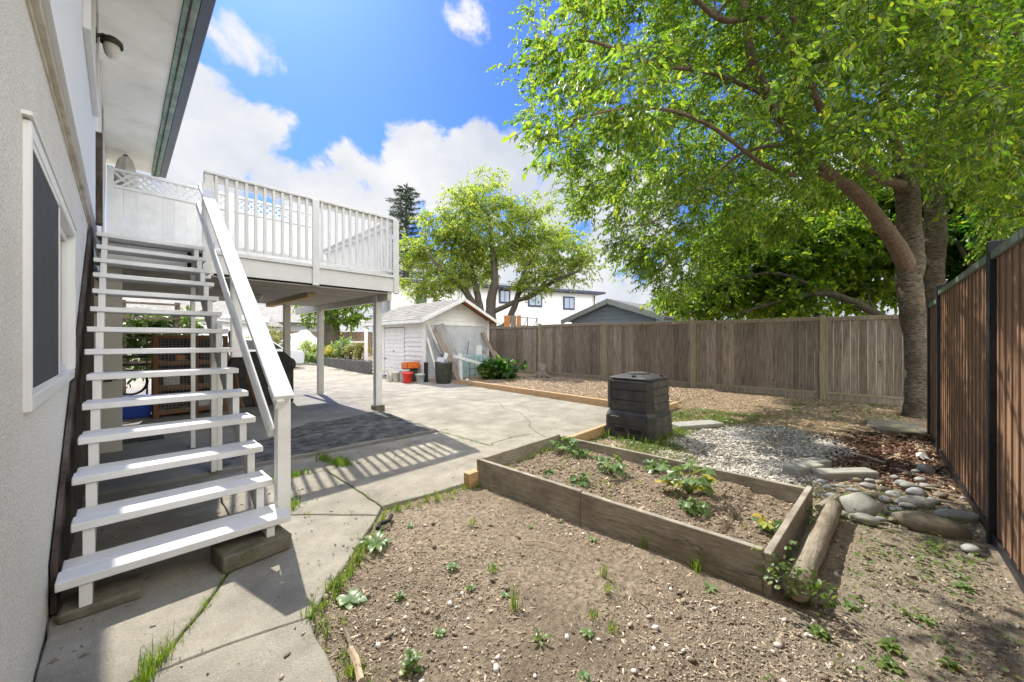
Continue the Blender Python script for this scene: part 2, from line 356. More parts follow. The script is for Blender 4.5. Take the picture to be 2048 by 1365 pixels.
M['fencepost'] = mat('olive_weathered_post', (.19, .165, .105), (.33, .29, .195), scale=6, stretch=(6, 6, .5), rough=.9, rnd=.1, bump=.4, bscale=9, bdist=.006)
M['composite'] = mat('brown_composite_board', (.17, .10, .062), (.33, .205, .13), scale=4, detail=10, stretch=(16, 16, .5), rough=.55, rnd=.12, bump=.25, bscale=10, bdist=.003, lo=.34, hi=.68)
M['blackmetal'] = mat('black_powder_coat', (.012, .013, .016), (.02, .021, .025), scale=3, rough=.4, spec=.5)
M['captrim'] = mat('green_grey_rail_cap', (.10, .13, .11), (.17, .20, .17), scale=5, rough=.45, spec=.5)
M['blackplastic'] = mat('black_recycled_plastic', (.026, .026, .028), (.05, .05, .053), scale=8, rough=.5, spec=.45, stain=(.13, .115, .09), stain_scale=3.5, stain_amt=.35, bump=.1, bscale=50)
M['dustplastic'] = mat('dusty_black_plastic', (.05, .048, .044), (.12, .112, .095), scale=9, rough=.75, stain=(.20, .18, .14), stain_scale=6, stain_amt=.4)
M['bark'] = mat('cherry_bark', (.05, .037, .027), (.27, .225, .165), scale=6, detail=12, stretch=(2.2, 2.2, 6.5), rough=.95, bump=1, bscale=11, bdist=.035, stain=(.055, .040, .028), stain_scale=3, stain_amt=.8, lo=.34, hi=.66)
M['bark_red'] = mat('reddish_cherry_bark', (.085, .058, .042), (.23, .165, .115), scale=9, detail=9, stretch=(3, 3, 3), rough=.9, bump=.6, bscale=16, bdist=.015, stain=(.07, .045, .03), stain_scale=4, stain_amt=.6)
M['bark_dark'] = mat('dark_bark', (.05, .042, .034), (.15, .13, .105), scale=8, stretch=(3, 3, 1), rough=.95, bump=.8, bscale=12)
M['pole'] = mat('peeled_log_wood', (.19, .16, .12), (.37, .325, .25), scale=6, stretch=(1, 6, 6), rough=.9, bump=.6, bscale=10, stain=(.12, .095, .065), stain_scale=4, stain_amt=.6)
M['leaf'] = leaf_mat('cherry_leaf', [(.028, .06, .014), (.05, .09, .016), (.08, .13, .018), (.10, .145, .02), (.155, .16, .022)], transl=.55, boost=4.2)
M['leaf2'] = leaf_mat('plum_leaf', [(.06, .10, .03), (.09, .13, .035), (.12, .16, .04), (.16, .18, .045), (.23, .20, .055)], transl=.55, boost=3.8)
M['leaf_dark'] = leaf_mat('deep_green_leaf', [(.022, .055, .014), (.035, .085, .016), (.05, .12, .018)], transl=.5, boost=3.8)
M['needle'] = leaf_mat('blue_green_needle', [(.025, .05, .035), (.035, .065, .045), (.05, .085, .055)], transl=.2, boost=1.5)
M['weed'] = leaf_mat('weed_leaf', [(.07, .12, .03), (.11, .17, .045), (.18, .23, .07)], transl=.35, boost=2.2)
M['kale'] = leaf_mat('pale_vegetable_leaf', [(.10, .17, .06), (.14, .22, .085), (.20, .28, .12)], transl=.35, boost=2.2)
M['yleaf'] = leaf_mat('yellowing_leaf', [(.35, .30, .04), (.45, .36, .06), (.30, .32, .06)], transl=.35, boost=1.6)
M['grass'] = leaf_mat('grass_blade', [(.08, .15, .02), (.13, .20, .03), (.22, .26, .06)], transl=.4, boost=2.4)
M['straw'] = leaf_mat('dry_grass', [(.20, .21, .06), (.30, .27, .12), (.16, .2, .05)], transl=.3, boost=1.6)
M['shingle'] = mat('grey_asphalt_shingle', (.19, .18, .165), (.33, .315, .29), scale=7, detail=8, rough=.95, rnd=.15, bump=.4, bscale=50, stain=(.12, .115, .10), stain_scale=1.5, stain_amt=.4)
M['shingle_dark'] = mat('dark_roof_shingle', (.09, .09, .09), (.16, .155, .15), scale=9, rough=.95)
M['siding_blue'] = mat('blue_grey_siding', (.16, .20, .25), (.20, .245, .30), scale=3, rough=.7)
M['barge'] = mat('grey_barge_board', (.24, .26, .27), (.32, .34, .35), scale=6, rough=.8)
M['housewhite'] = mat('white_render', (.66, .67, .67), (.72, .73, .73), scale=2, rough=.9)
M['housegrey'] = mat('grey_render', (.34, .36, .38), (.40, .42, .44), scale=2, rough=.9)
M['darkblue'] = mat('dark_blue_frame', (.02, .03, .07), (.03, .045, .09), scale=2, rough=.5)
M['skyglass'] = glass_mat('far_window_glass', (.10, .16, .28), .08)
M['red'] = mat('red_plastic', (.62, .025, .015), (.72, .045, .025), scale=6, rough=.4, spec=.5)
M['orange'] = mat('orange_plastic', (.62, .13, .02), (.72, .20, .035), scale=6, rough=.45, spec=.5)
M['blue'] = mat('blue_plastic', (.012, .045, .33), (.02, .07, .42), scale=6, rough=.4, spec=.5)
M['bingreen'] = mat('dark_olive_plastic', (.035, .042, .032), (.06, .068, .052), scale=5, rough=.5, spec=.4, stain=(.09, .09, .07), stain_scale=5, stain_amt=.4)
M['greybucket'] = mat('grey_plastic', (.42, .42, .41), (.55, .55, .53), scale=6, rough=.6, stain=(.25, .23, .2), stain_scale=9, stain_amt=.5)
M['greyboard'] = mat('grey_plywood', (.26, .255, .25), (.40, .39, .38), scale=5, stretch=(3, 3, 1), rough=.85, stain=(.18, .17, .16), stain_scale=3, stain_amt=.5)
M['oldplank'] = mat('old_brown_plank', (.14, .11, .08), (.32, .26, .20), scale=6, stretch=(6, 6, .8), rough=.9, bump=.5, bscale=10, rnd=.1)
M['teal'] = mat('pale_teal_sheet', (.28, .40, .40), (.38, .50, .49), scale=3, rough=.6)
M['frost'] = mat('translucent_sheeting', (.40, .42, .44), (.56, .58, .60), scale=3, rough=.4)
M['orangewood'] = mat('orange_plywood', (.40, .17, .06), (.52, .25, .10), scale=5, rough=.8)
M['crate'] = mat('red_brown_wood_frame', (.12, .06, .032), (.22, .115, .06), scale=5, stretch=(6, 6, .8), rough=.8)
M['wire'] = mat('galvanised_wire', (.22, .21, .19), (.32, .31, .29), scale=9, rough=.6, metal=.5)
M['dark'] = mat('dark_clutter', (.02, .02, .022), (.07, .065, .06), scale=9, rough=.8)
M['matt'] = mat('patterned_rubber_mat', (.02, .02, .022), (.09, .09, .092), scale=38, detail=2, rough=.9, lo=.47, hi=.53)
M['tarp'] = mat('white_garden_fleece', (.72, .72, .74), (.80, .80, .82), scale=3, rough=.8, bump=.4, bscale=8)
M['cloth'] = mat('off_white_cloth', (.50, .49, .44), (.64, .63, .58), scale=6, rough=.9)
M['retain'] = mat('dark_mossy_retaining_concrete', (.08, .08, .072), (.17, .165, .15), scale=3, rough=.95, stain=(.05, .055, .04), stain_scale=1.6, stain_amt=.6, bump=.5, bscale=18)
M['gardenfence'] = mat('brown_garden_fence_board', (.18, .115, .07), (.34, .23, .15), scale=5, stretch=(5, 5, .6), rough=.9, rnd=.25)
M['carpaint'] = mat('pale_silver_car_paint', (.62, .64, .66), (.66, .68, .70), scale=1, rough=.25, spec=.6)
M['blackrubber'] = mat('black_rubber', (.015, .015, .015), (.03, .03, .03), scale=6, rough=.8)
M['lampglass'] = mat('milky_lamp_glass', (.70, .68, .62), (.76, .74, .69), scale=4, rough=.3)
M['lampmetal'] = mat('dark_bronze_metal', (.05, .045, .038), (.09, .08, .065), scale=6, rough=.5, metal=.4)
M['deckfloor'] = mat('deck_membrane', (.42, .43, .44), (.50, .51, .52), scale=4, rough=.8)
M['slat'] = mat('painted_soffit_slat', (.36, .34, .30), (.50, .48, .43), scale=4, rough=.8, rnd=.12, stain=(.22, .19, .15), stain_scale=3, stain_amt=.5)
M['yellowwood'] = mat('bare_yellow_wood', (.45, .32, .17), (.60, .46, .27), scale=5, rough=.8)

# ================================================================ THE GROUND
SANDY = [(1.2, -.7), (1.6, .25), (2.2, .45), (2.9, .25), (4.4, .0), (4.7, -.7)]
GRAVEL = [(4.45, 1.2), (4.6, 2.0), (5.3, 2.15), (6.2, 2.05), (6.9, 1.75), (7.4, 1.0), (7.0, .25), (6.3, .15), (5.6, .35), (5.0, .30), (4.5, .5), (4.15, .9)]
REDM = [(5.4, -.6), (5.2, .15), (5.7, .35), (6.4, .2), (7.2, .5), (7.6, -.05), (8.2, -.6)]
GREEN = [(4.2, 1.6), (4.3, 2.9), (6.9, 2.9), (8.0, 2.6), (8.0, 1.2), (7.1, 1.7), (6.2, 2.05), (5.4, 1.9), (4.6, 1.4)]
RIVER = [(3.95, .5), (4.5, .45), (5.1, .3), (5.3, -.1), (4.9, -.55), (4.05, -.5), (3.75, -.05), (3.95, .1)]
def soil_z(x, y):
    z = -.018 + .022 * mnoise.noise(Vector((x * 1.1, y * 1.1, 0))) + .013 * mnoise.noise(Vector((x * 4.3, y * 4.3, 3))) + .008 * mnoise.noise(Vector((x * 15, y * 15, 5))) + .004 * mnoise.noise(Vector((x * 37, y * 37, 9)))
    if x > 7.2 and y > 3.0: z += .09
    elif x > 7.0: z += min(.06, (x - 7.0) * .05)
    return z
slabs = {
 'a': [(-.25, -1), (.6, -1), (.62, 1.5), (.66, 2.05), (.33, 2.15), (.07, 2.18), (-.25, 2.2)],
 'b': [(-.25, 2.2), (.07, 2.18), (.14, 2.27), (.28, 2.5), (.43, 2.76), (.6, 3.1), (.6, 3.5), (.62, 4.33), (.2, 4.37), (-.25, 4.4)],
 'c': [(.07, 2.18), (.33, 2.15), (.66, 2.05), (1.05, 2.45), (1.43, 2.86), (1.06, 3.27), (.85, 3.47), (.6, 3.5), (.6, 3.1), (.43, 2.76), (.28, 2.5), (.14, 2.27)],
 'd': [(.6, 3.5), (.85, 3.47), (1.06, 3.27), (1.43, 2.86), (1.53, 2.98), (1.54, 3.72), (1.54, 4.25), (1.11, 4.28), (.62, 4.33)],
 'e': [(1.53, 2.98), (2.0, 2.90), (2.39, 2.87), (3.0, 2.93), (3.65, 3.0), (3.42, 3.64), (2.94, 3.86), (2.4, 4.06), (1.79, 4.23), (1.54, 4.25), (1.54, 3.72)],
 'f': [(-.25, 4.4), (.2, 4.37), (.62, 4.33), (1.11, 4.28), (1.54, 4.25), (1.79, 4.23), (2.4, 4.06), (2.94, 3.86), (3.42, 3.64), (3.42, 4.83), (3.26, 4.80), (1.27, 4.93), (-.25, 4.96)],
 'g': [(3.42, 4.83), (3.42, 3.64), (3.53, 3.75), (4.0, 3.76), (4.39, 3.66), (4.6, 4.0), (4.9, 4.25), (5.38, 4.93), (5.5, 5.5), (5.93, 6.05), (5.7, 7.1), (5.0, 8.4), (3.62, 9.4), (3.56, 7.1)],
 'h': [(4.39, 3.66), (4.22, 3.29), (4.05, 3.02), (7.02, 3.02), (7.3, 6.3), (7.56, 9.5), (7.24, 11.2), (7.24, 15), (3.62, 15), (3.62, 9.4), (5.0, 8.4), (5.7, 7.1), (5.93, 6.05), (5.5, 5.5), (5.38, 4.93), (4.9, 4.25), (4.6, 4.0)],
 'i': [(3.42, 3.64), (3.65, 3.0), (4.05, 3.02), (4.22, 3.29), (4.39, 3.66), (4.0, 3.76), (3.53, 3.75)],
}
def rough_edge(poly, gap, amp=.012, step=.12):
    """subdivide, jitter (same jitter on both sides of a crack) and pull in by half the gap"""
    pts = []
    n = len(poly)
    for i in range(n):
        a = Vector(poly[i]); b = Vector(poly[(i + 1) % n]); k = max(1, int((b - a).length / step))
        for j in range(k):
            p = a.lerp(b, j / k)
            q = p + Vector((mnoise.noise(Vector((p.x * 7, p.y * 7, 1))), mnoise.noise(Vector((p.x * 7, p.y * 7, 8))))) * amp
            pts.append(q)
    ar = sum(pts[i].x * pts[(i + 1) % len(pts)].y - pts[(i + 1) % len(pts)].x * pts[i].y for i in range(len(pts)))
    s = 1 if ar > 0 else -1; out = []
    for i in range(len(pts)):
        d = (pts[(i + 1) % len(pts)] - pts[i - 1]).normalized(); nrm = Vector((-d.y, d.x)) * s
        out.append(tuple(pts[i] + nrm * gap))
    return out
mb = MB()
for k, p in slabs.items(): mb.prism(rough_edge(p, .003 if k in 'hgi' else .006), -.08, 0.0 + .003 * (ord(k) % 3))
tag(mb.build('concrete_patio', M['concrete'], bev=.006), kind='structure')
mb = MB(); mb.prism(rough_edge([(-.25, 4.98), (1.27, 4.95), (2.3, 4.90), (3.40, 4.85), (3.54, 7.1), (3.6, 9.4), (3.6, 15), (-3.5, 15), (-3.5, 11.3), (-.25, 11.3)], .006, .006), -.08, .035)
tag(mb.build('carport_floor', M['concrete2'], bev=.01), kind='structure')
mb = MB(); mb.prism(rough_edge([(.75, 5.02), (1.27, 4.97), (2.3, 4.93), (3.37, 4.88), (3.5, 7.0), (2.75, 6.7), (2.1, 6.75), (1.5, 6.1), (.8, 5.9)], .006, .06), .02, .042)
tag(mb.build('rough_floor_patch', M['rough'], bev=.006), kind='structure')
# far drive, climbing a little away from the house
V = []; Fc = []
nx, ny = 16, 24
for j in range(ny):
    y = 14.98 + j * .62
    for i in range(nx):
        x = -14 + i * (21.35 / (nx - 1)); V.append((x, y, -.02 + .5 * min(1, max(0, (y - 15) / 13)) ** 1.3 - (.02 if j == 0 else 0)))
Fc = [(j * nx + i, j * nx + i + 1, (j + 1) * nx + i + 1, (j + 1) * nx + i) for j in range(ny - 1) for i in range(nx - 1)]
tag(fast_mesh('driveway', V, Fc, M['concrete'], smooth=True), kind='structure')
# wide ground reaching the horizon
mb = MB(); mb.add([(-600, -600, -.10), (600, -600, -.10), (600, 600, -.10), (-600, 600, -.10)], [(0, 1, 2, 3)])
tag(mb.build('ground', M['soil_pale']), kind='structure')

def zone_ground(name, x0, x1, y0, y1, step, m, clip=None):
    xs = np.arange(x0, x1 + 1e-6, step); ys = np.arange(y0, y1 + 1e-6, step)
    V = np.zeros((len(ys), len(xs), 3)); V[..., 0] = xs[None]; V[..., 1] = ys[:, None]
    slab = np.zeros(V.shape[:2], bool)
    for p in slabs.values(): slab |= in_poly(V[..., 0], V[..., 1], p)
    Z = np.array([[soil_z(x, y) for x in xs] for y in ys]); Z[slab] = -.035; V[..., 2] = Z
    nx, ny = len(xs), len(ys); idx = np.arange(nx * ny).reshape(ny, nx)
    Fq = np.stack([idx[:-1, :-1], idx[:-1, 1:], idx[1:, 1:], idx[1:, :-1]], -1).reshape(-1, 4)
    V = V.reshape(-1, 3)
    o = fast_mesh(name, V, Fq, m, smooth=True)
    def soft(poly, blur=.22):
        acc = np.zeros(len(V))
        for k in range(14):
            jx = RNG.normal(0, blur, len(V)); jy = RNG.normal(0, blur * .7, len(V))
            acc += in_poly(V[:, 0] + jx, V[:, 1] + jy, poly)
        return acc / 14
    ca = o.data.color_attributes.new('zone', 'FLOAT_COLOR', 'POINT')
    c = np.ones((len(V), 4), np.float32)
    c[:, 0] = soft(SANDY, .3); c[:, 1] = soft(GRAVEL); c[:, 2] = soft(REDM)
    mm = np.clip((V[:, 0] - 7.0) / .5, 0, 1) if True else 0
    c[:, 3] = mm
    ca.data.foreach_set('color', c.ravel())
    return o
def ground_mat():
    m = mat('garden_ground', (.14, .108, .072), (.54, .44, .315), scale=34, detail=12, rough=1, stain=(.20, .155, .11), stain_scale=1.5, stain_amt=.75, bump=1, bscale=80, bdist=.03, lo=.3, hi=.7, mid=(.34, .275, .20), spec=.05,
            spots=[(130, .14, (.38, .30, .21)), (46, .08, (.07, .052, .036)), (80, .10, (.44, .39, .31)), (36, .06, (.5, .47, .42))])
    nt = m.node_tree; L = nt.links.new; bs = nt.nodes['Principled BSDF']; src = bs.inputs['Base Color'].links[0].from_socket
    at_ = nt.nodes.new('ShaderNodeAttribute'); at_.attribute_name = 'zone'; sp = nt.nodes.new('ShaderNodeSeparateColor'); L(at_.outputs['Color'], sp.inputs[0])
    tc = nt.nodes.new('ShaderNodeTexCoord'); nz = nt.nodes.new('ShaderNodeTexNoise'); nz.inputs['Scale'].default_value = 40; nz.inputs['Detail'].default_value = 8; L(tc.outputs['Object'], nz.inputs['Vector'])
    def ramp(c1, c2):
        r_ = nt.nodes.new('ShaderNodeValToRGB'); r_.color_ramp.elements[0].position = .33; r_.color_ramp.elements[1].position = .66
        r_.color_ramp.elements[0].color = (*c1, 1); r_.color_ramp.elements[1].color = (*c2, 1); L(nz.outputs['Fac'], r_.inputs[0]); return r_.outputs[0]
    cur = src
    for ch, rp in ((sp.outputs[0], ramp((.20, .165, .12), (.46, .40, .31))), (sp.outputs[1], ramp((.16, .13, .095), (.46, .41, .34))), (sp.outputs[2], ramp((.06, .04, .028), (.22, .15, .105))), (at_.outputs['Alpha'], ramp((.15, .105, .065), (.44, .33, .22)))):
        x = nt.nodes.new('ShaderNodeMix'); x.data_type = 'RGBA'; L(ch, x.inputs[0]); L(cur, x.inputs[6]); L(rp, x.inputs[7]); cur = x.outputs[2]
    L(cur, bs.inputs['Base Color']); return m
M['garden'] = ground_mat()
tag(zone_ground('soil', .3, 8.4, -1.4, 3.9, .03, M['garden']), kind='structure')
tag(zone_ground('planting_bed', 8.4, 11.7, -1.4, 3.9, .05, M['garden']), kind='structure')
tag(zone_ground('mulch_bed', 7.05, 11.7, 3.9, 12.9, .06, M['garden']), kind='structure')

# ================================================================ HOUSE
WX, UX = -.25, -.2
house = thing('house', 'stucco house wall close on the left with wide eave overhead', 'house', (-.25, 3, 0))
mb = MB()
# lower wall with a window hole (Y 2.27..4.31, z 1.17..2.2)
wy0, wy1, wz0, wz1 = 2.30, 4.27, 1.18, 2.18
for y0, y1, z0, z1 in ((-5, wy0, -.1, 2.72), (wy1, 11.2, -.1, 2.72), (wy0, wy1, -.1, wz0), (wy0, wy1, wz1, 2.72)):
    mb.bb(WX - .22, WX, y0, y1, z0, z1)
mb.bb(WX - 7, WX - .22, 10.98, 11.2, -.1, 2.72); mb.bb(WX - 7, WX - .22, -5, -4.8, -.1, 2.72)
mb.build('wall', M['stucco'], house)
mb = MB(); mb.bb(UX - .25, UX, -5, 11.3, 2.80, 5.12); mb.bb(UX - 7, UX - .25, 11.05, 11.3, 2.80, 5.12); mb.bb(UX - 7, UX - .25, -5, -4.75, 2.80, 5.12)
mb.build('upper_wall', M['stucco2'], house)
mb = MB(); mb.bb(WX, WX + .024, -5, 6.2, 2.737, 2.785); mb.bb(WX - .2, WX + .034, -5, 11.3, 2.722, 2.737); mb.bb(WX - .2, WX + .010, -5, 6.2, 2.70, 2.722)
mb.build('trim_board', M['belt'], house, bev=.003)
mb = MB(); mb.bb(-7.4, .48, -5.6, 11.6, 5.14, 5.2)
mb.build('soffit', M['soffit'], house)
mb = MB(); mb.bb(.485, .61, -5.6, 11.65, 5.105, 5.16)
mb.build('fascia', M['sage'], house)
mb = MB(); mb.bb(.53, .548, -5.6, 11.64, 5.095, 5.103); mb.build('drip_strip', M['brownrot'], house)
mb = MB(); mb.bb(.612, .73, -5.6, 11.7, 5.13, 5.27); mb.build('gutter', M['gutter'], house, bev=.01)
mb = MB(); mb.add([(.73, -5.6, 5.27), (.73, 11.7, 5.27), (-3.6, 11.7, 6.5), (-3.6, -5.6, 6.5), (-7.9, -5.6, 5.27), (-7.9, 11.7, 5.27)], [(0, 1, 2, 3), (3, 2, 5, 4), (1, 5, 2), (0, 3, 4)])
mb.build('roof', M['shingle_dark'], house)
# lower window: frame standing proud, dark screen on the near half, sliding glass on the far half
win = MB(); fy0, fy1, fz0, fz1 = 2.25, 4.32, 1.13, 2.23
for y0, y1, z0, z1 in ((fy0 + .028, fy0 + .06, fz0, fz1), (fy1 - .06, fy1, fz0, fz1), (fy0 + .06, fy1 - .06, fz0, fz0 + .06), (fy0 + .06, fy1 - .06, fz1 - .06, fz1)):
    win.bb(WX - .06, WX + .021, y0, y1, z0, z1)
wo = win.build('window', M['vinyl'], house, bev=.005)
mb = MB(); sy = 3.26
for y0, y1, z0, z1 in ((fy0 + .062, fy0 + .073, 1.20, 2.16), (sy, sy + .03, 1.20, 2.16), (fy0 + .062, sy + .03, 1.192, 1.215), (fy0 + .062, sy + .03, 2.145, 2.168)): mb.bb(WX + .002, WX + .018, y0, y1, z0, z1)
mb.build('screen_frame', M['vinyl'], wo)
mb = MB(); mb.bb(WX + .006, WX + .014, fy0 + .073, sy, 1.215, 2.145); mb.build('screen', M['screen'], wo)
mb = MB()
for y0, y1 in ((sy + .04, sy + .085), (4.20, 4.255)): mb.bb(WX - .055, WX - .02, y0, y1, 1.20, 2.16)
mb.bb(WX - .055, WX - .02, sy + .085, 4.20, 1.195, 1.245); mb.bb(WX - .055, WX - .02, sy + .085, 4.20, 2.12, 2.165)
mb.bb(WX - .05, WX - .03, 2.31, sy + .04, 1.2, 1.23)
mb.build('sash', M['vinyl'], wo, bev=.003)
mb = MB(); mb.bb(WX - .045, WX - .037, 2.30, 4.26, 1.20, 2.16); mb.build('pane', M['glass'], wo)
mb = MB(); mb.bb(WX + .0, WX + .026, 2.245, 4.355, 2.235, 2.25); mb.build('flashing', M['vinyl'], wo)
# upper window
mb = MB()
for y0, y1, z0, z1 in ((4.35, 4.42, 3.8, 4.95), (5.93, 6.0, 3.8, 4.95), (4.42, 5.93, 3.8, 3.88), (4.42, 5.93, 4.87, 4.95), (5.1, 5.16, 3.88, 4.87)): mb.bb(UX, UX + .045, y0, y1, z0, z1)
w2 = mb.build('window', M['vinyl'], house, bev=.004)
mb = MB(); mb.bb(UX + .004, UX + .012, 4.42, 5.93, 3.88, 4.87); mb.build('pane', M['glass'], w2)
mb = MB(); mb.bb(UX, UX + .03, 7.35, 7.45, 2.8, 5.1); mb.bb(UX, UX + .03, 8.5, 8.6, 2.8, 5.1); mb.bb(UX, UX + .03, 7.45, 8.5, 4.95, 5.1)
dr = mb.build('door_frame', M['white2'], house)
mb = MB(); mb.bb(UX, UX + .015, 7.45, 8.5, 2.82, 4.95); mb.build('door_leaf', M['darkblue'], dr)
mb = MB(); mb.bb(UX, UX + .055, 6.62, 6.78, 2.80, 3.88); mb.build('brown_board', M['brownrot'], house, label='peeling brown board on the white upper wall')
# slope of the stair, shared by the dark board in its shaded wall gap
RISE, RUN, Y0S, Z0S = .186, .268, 2.72, .22

# exterior lamp
lamp = thing('wall_lamp', 'bronze outdoor lamp with milky glass shade under the eave', 'lamp', (-.2, 5.9, 4.62))
mb = MB(); mb.box((UX + .015, 5.9, 4.62), (.03, .12, .12)); mb.tube([(UX + .02, 5.9, 4.62), (UX + .08, 5.9, 4.66), (UX + .13, 5.9, 4.64)], .018, 8); mb.build('bracket', M['lampmetal'], lamp)
mb = MB(); mb.lathe((UX + .14, 5.9, 4.58), [(.0, .085), (.05, .08), (.085, .05), (.09, .0), (.08, -.005)], 16, cap=False); mb.build('cap', M['lampmetal'], lamp, smooth=True)
mb = MB(); mb.lathe((UX + .14, 5.9, 4.47), [(.0, -.03), (.035, -.028), (.055, 0), (.07, .07), (.062, .115)], 16, cap=False); mb.build('lamp_glass', M['lampglass'], lamp, smooth=True)

# ================================================================ STAIRCASE
st = thing('staircase', 'white painted open wooden stair climbing beside the house', 'stairs', (.3, 3, 0))
NT = 14
def tr_z(i): return Z0S + RISE * i
def tr_y(i): return Y0S + .13 + RUN * i       # front edge of tread i
TD = .285
for i in range(NT):
    x0 = -.185 + random.uniform(-.012, .012) - (.03 if i == 0 else 0); x1 = .765 + random.uniform(-.012, .012) + (.05 if i == 0 else 0)
    y = tr_y(i) + random.uniform(-.006, .006); z = tr_z(i); mb = MB(); sk = random.uniform(-.006, .006)
    mb.box(((x0 + x1) / 2, y + TD * .25, z - .022), (x1 - x0, TD * .49, .044), rz=sk)
    mb.box(((x0 + x1) / 2 + .004, y + TD * .755, z - .0235), (x1 - x0 - .01, TD * .49, .043), rz=sk)
    mb.build('tread', M['white'], st, bev=.004)
def stringer(x, w):
    mb = MB(); sl = RISE / RUN
    # sloped plank below, with sawtooth seats
    pts = []
    ya, yb = tr_y(0) + .02, tr_y(NT - 1) + TD
    pts.append((ya, .10 if x > 0 else .06))
    for i in range(NT):
        pts.append((tr_y(i) + .02, tr_z(i) - .045)); pts.append((tr_y(i) + RUN + .02, tr_z(i) - .045))
    pts.append((pts[-1][0], pts[-1][1] - .20))
    pts.append((ya + .20, .10 if x > 0 else .06))
    poly = [(x - w / 2, y, z) for y, z in pts]
    mb.extr(poly, (w, 0, 0)); return mb
stringer(-.12, .045).build('stringer', M['white2'], st)
stringer(.69, .045).build('stringer', M['white2'], st)
# added dark board: its colour stands in for shade between stair and wall
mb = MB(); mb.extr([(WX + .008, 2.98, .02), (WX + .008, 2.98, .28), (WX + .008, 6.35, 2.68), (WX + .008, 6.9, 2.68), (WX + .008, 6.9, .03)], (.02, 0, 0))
mb.build('shade_gap_board', M['brownrot'], st)
# newel, rail posts, handrail and mid rail
def rz_(y): return 1.0 + (y - 2.98) * RISE / RUN
NX = .775
mb = MB(); mb.bb(NX - .0, NX + .085, 3.05, 3.14, .12, rz_(3.1) - .02); mb.build('newel_post', M['white2'], st, bev=.004)
mb = MB(); mb.bb(NX + .0, NX + .085, 4.62, 4.71, tr_z(6) - .1, rz_(4.66) - .02); mb.build('rail_post', M['white2'], st, bev=.004)
mb = MB(); mb.bb(NX - .005, NX + .085, 6.50, 6.595, 2.25, rz_(6.55) + .06); mb.build('rail_post', M['white2'], st, bev=.004)
sl = RISE / RUN; up = Vector((0, -sl, 1)).normalized()
mb = MB(); mb.bar((NX + .022, 2.98, rz_(2.98)), (NX + .022, 6.62, rz_(6.62)), .128, .038, up=up); mb.build('handrail', M['white'], st, bev=.005)
mb = MB(); mb.bar((NX + .0, 2.99, rz_(2.99) - .055), (NX + .0, 3.18, rz_(3.18) - .055), .05, .07, up=up); mb.build('rail_bracket', M['white2'], st)
mb = MB(); mb.bar((NX - .02, 3.12, rz_(3.12) - .36), (NX - .02, 6.85, rz_(6.85) - .36), .036, .08, up=up); mb.build('mid_rail', M['white'], st, bev=.004)
# supporting posts under the stair
mb = MB(); mb.bb(.70, .745, 4.93, 5.02, .04, tr_z(8) - .12); mb.bb(.652, .698, 4.93, 5.02, .04, tr_z(8) - .24); mb.build('support_post', M['white2'], st, bev=.004)
mb = MB(); mb.bb(.62, .665, 6.22, 6.30, .04, 2.34); mb.build('support_post', M['white2'], st, bev=.003)
b1 = MB().box((.60, 2.93, .055), (.38, .26, .10), rz=.10).build('concrete_block', M['block'], bev=.008)
tag(b1, 'mossy concrete block under the outer foot of the stair', 'block')
b2 = MB().box((-.06, 2.97, .03), (.30, .22, .055), rz=-.05).build('concrete_block', M['block'], bev=.012)
tag(b2, 'low concrete pad under the stair foot next to the house wall', 'block')

# ================================================================ DECK
dk = thing('deck', 'raised white deck with balustrade on tall square posts', 'deck', (2, 8, 0))
DX0, DX1, DY0, DY1, DZ = -.15, 3.62, 6.62, 10.5, 2.66
mb = MB(); mb.bb(DX0, DX1, DY0 + .03, DY1, DZ - .04, DZ); mb.build('deck_floor', M['deckfloor'], dk)
mb = MB(); mb.bb(.80, DX1 + .02, DY0 - .03, DY0, 2.34, DZ - .06); mb.bb(DX1, DX1 + .02, DY0, DY1, 2.34, DZ - .06); mb.bb(-.13, .62, DY0 - .03, DY0, 2.30, DZ - .075); mb.build('fascia', M['white'], dk, bev=.003)
mb = MB(); mb.bb(.80, DX1 + .05, DY0 - .06, DY0 + .03, DZ - .055, DZ - .005); mb.bb(DX1, DX1 + .05, DY0, DY1, DZ - .055, DZ - .005); mb.build('drip_edge', M['white'], dk)
mb = MB(); y = DY0 + .03
while y < DY1:
    mb.bb(DX0, DX1 - .01, y, y + .105, 2.30, 2.318); y += .145
mb.build('soffit_slats', M['slat'], dk)
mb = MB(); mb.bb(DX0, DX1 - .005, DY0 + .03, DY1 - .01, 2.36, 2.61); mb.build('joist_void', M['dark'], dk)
mb = MB(); mb.bb(DX1 - .10, DX1 - .02, DY0 + .02, 12.1, 2.17, 2.36); mb.build('beam', M['cream'], dk, bev=.003)
mb = MB(); mb.bb(2.42, 2.56, 7.6, DY1, 2.22, 2.298); mb.build('beam', M['yellowwood'], dk, bev=.003, label='bare yellow board under the soffit')
for (px, py, w, zt, kind) in ((3.56, 7.12, .125, 2.34, 1), (3.57, 10.25, .13, 2.3, 0), (2.60, 9.52, .125, 2.22, 0)):
    mb = MB(); mb.bb(px - w / 2, px + w / 2, py - w / 2, py + w / 2, .10 if kind else .036, zt); po = mb.build('post', M['cream'] if not kind else M['white2'], dk, bev=.004)
    if kind:
        MB().box((px + .005, py, .06), (.20, .19, .13), rz=.04).build('footing', M['block'], po, bev=.01)
mb = MB(); mb.bb(-.17, .02, 6.72, 6.86, .036, 2.31); po = mb.build('post', M['cream'], dk, bev=.004, label='wide beige post against the house wall')
mb = MB(); mb.tube([(-.14, 6.71, .92), (-.10, 6.70, .925), (-.02, 6.70, .925)], .006, 6); mb.box((-.10, 6.705, .92), (.07, .02, .03)); mb.build('latch', M['lampmetal'], po)
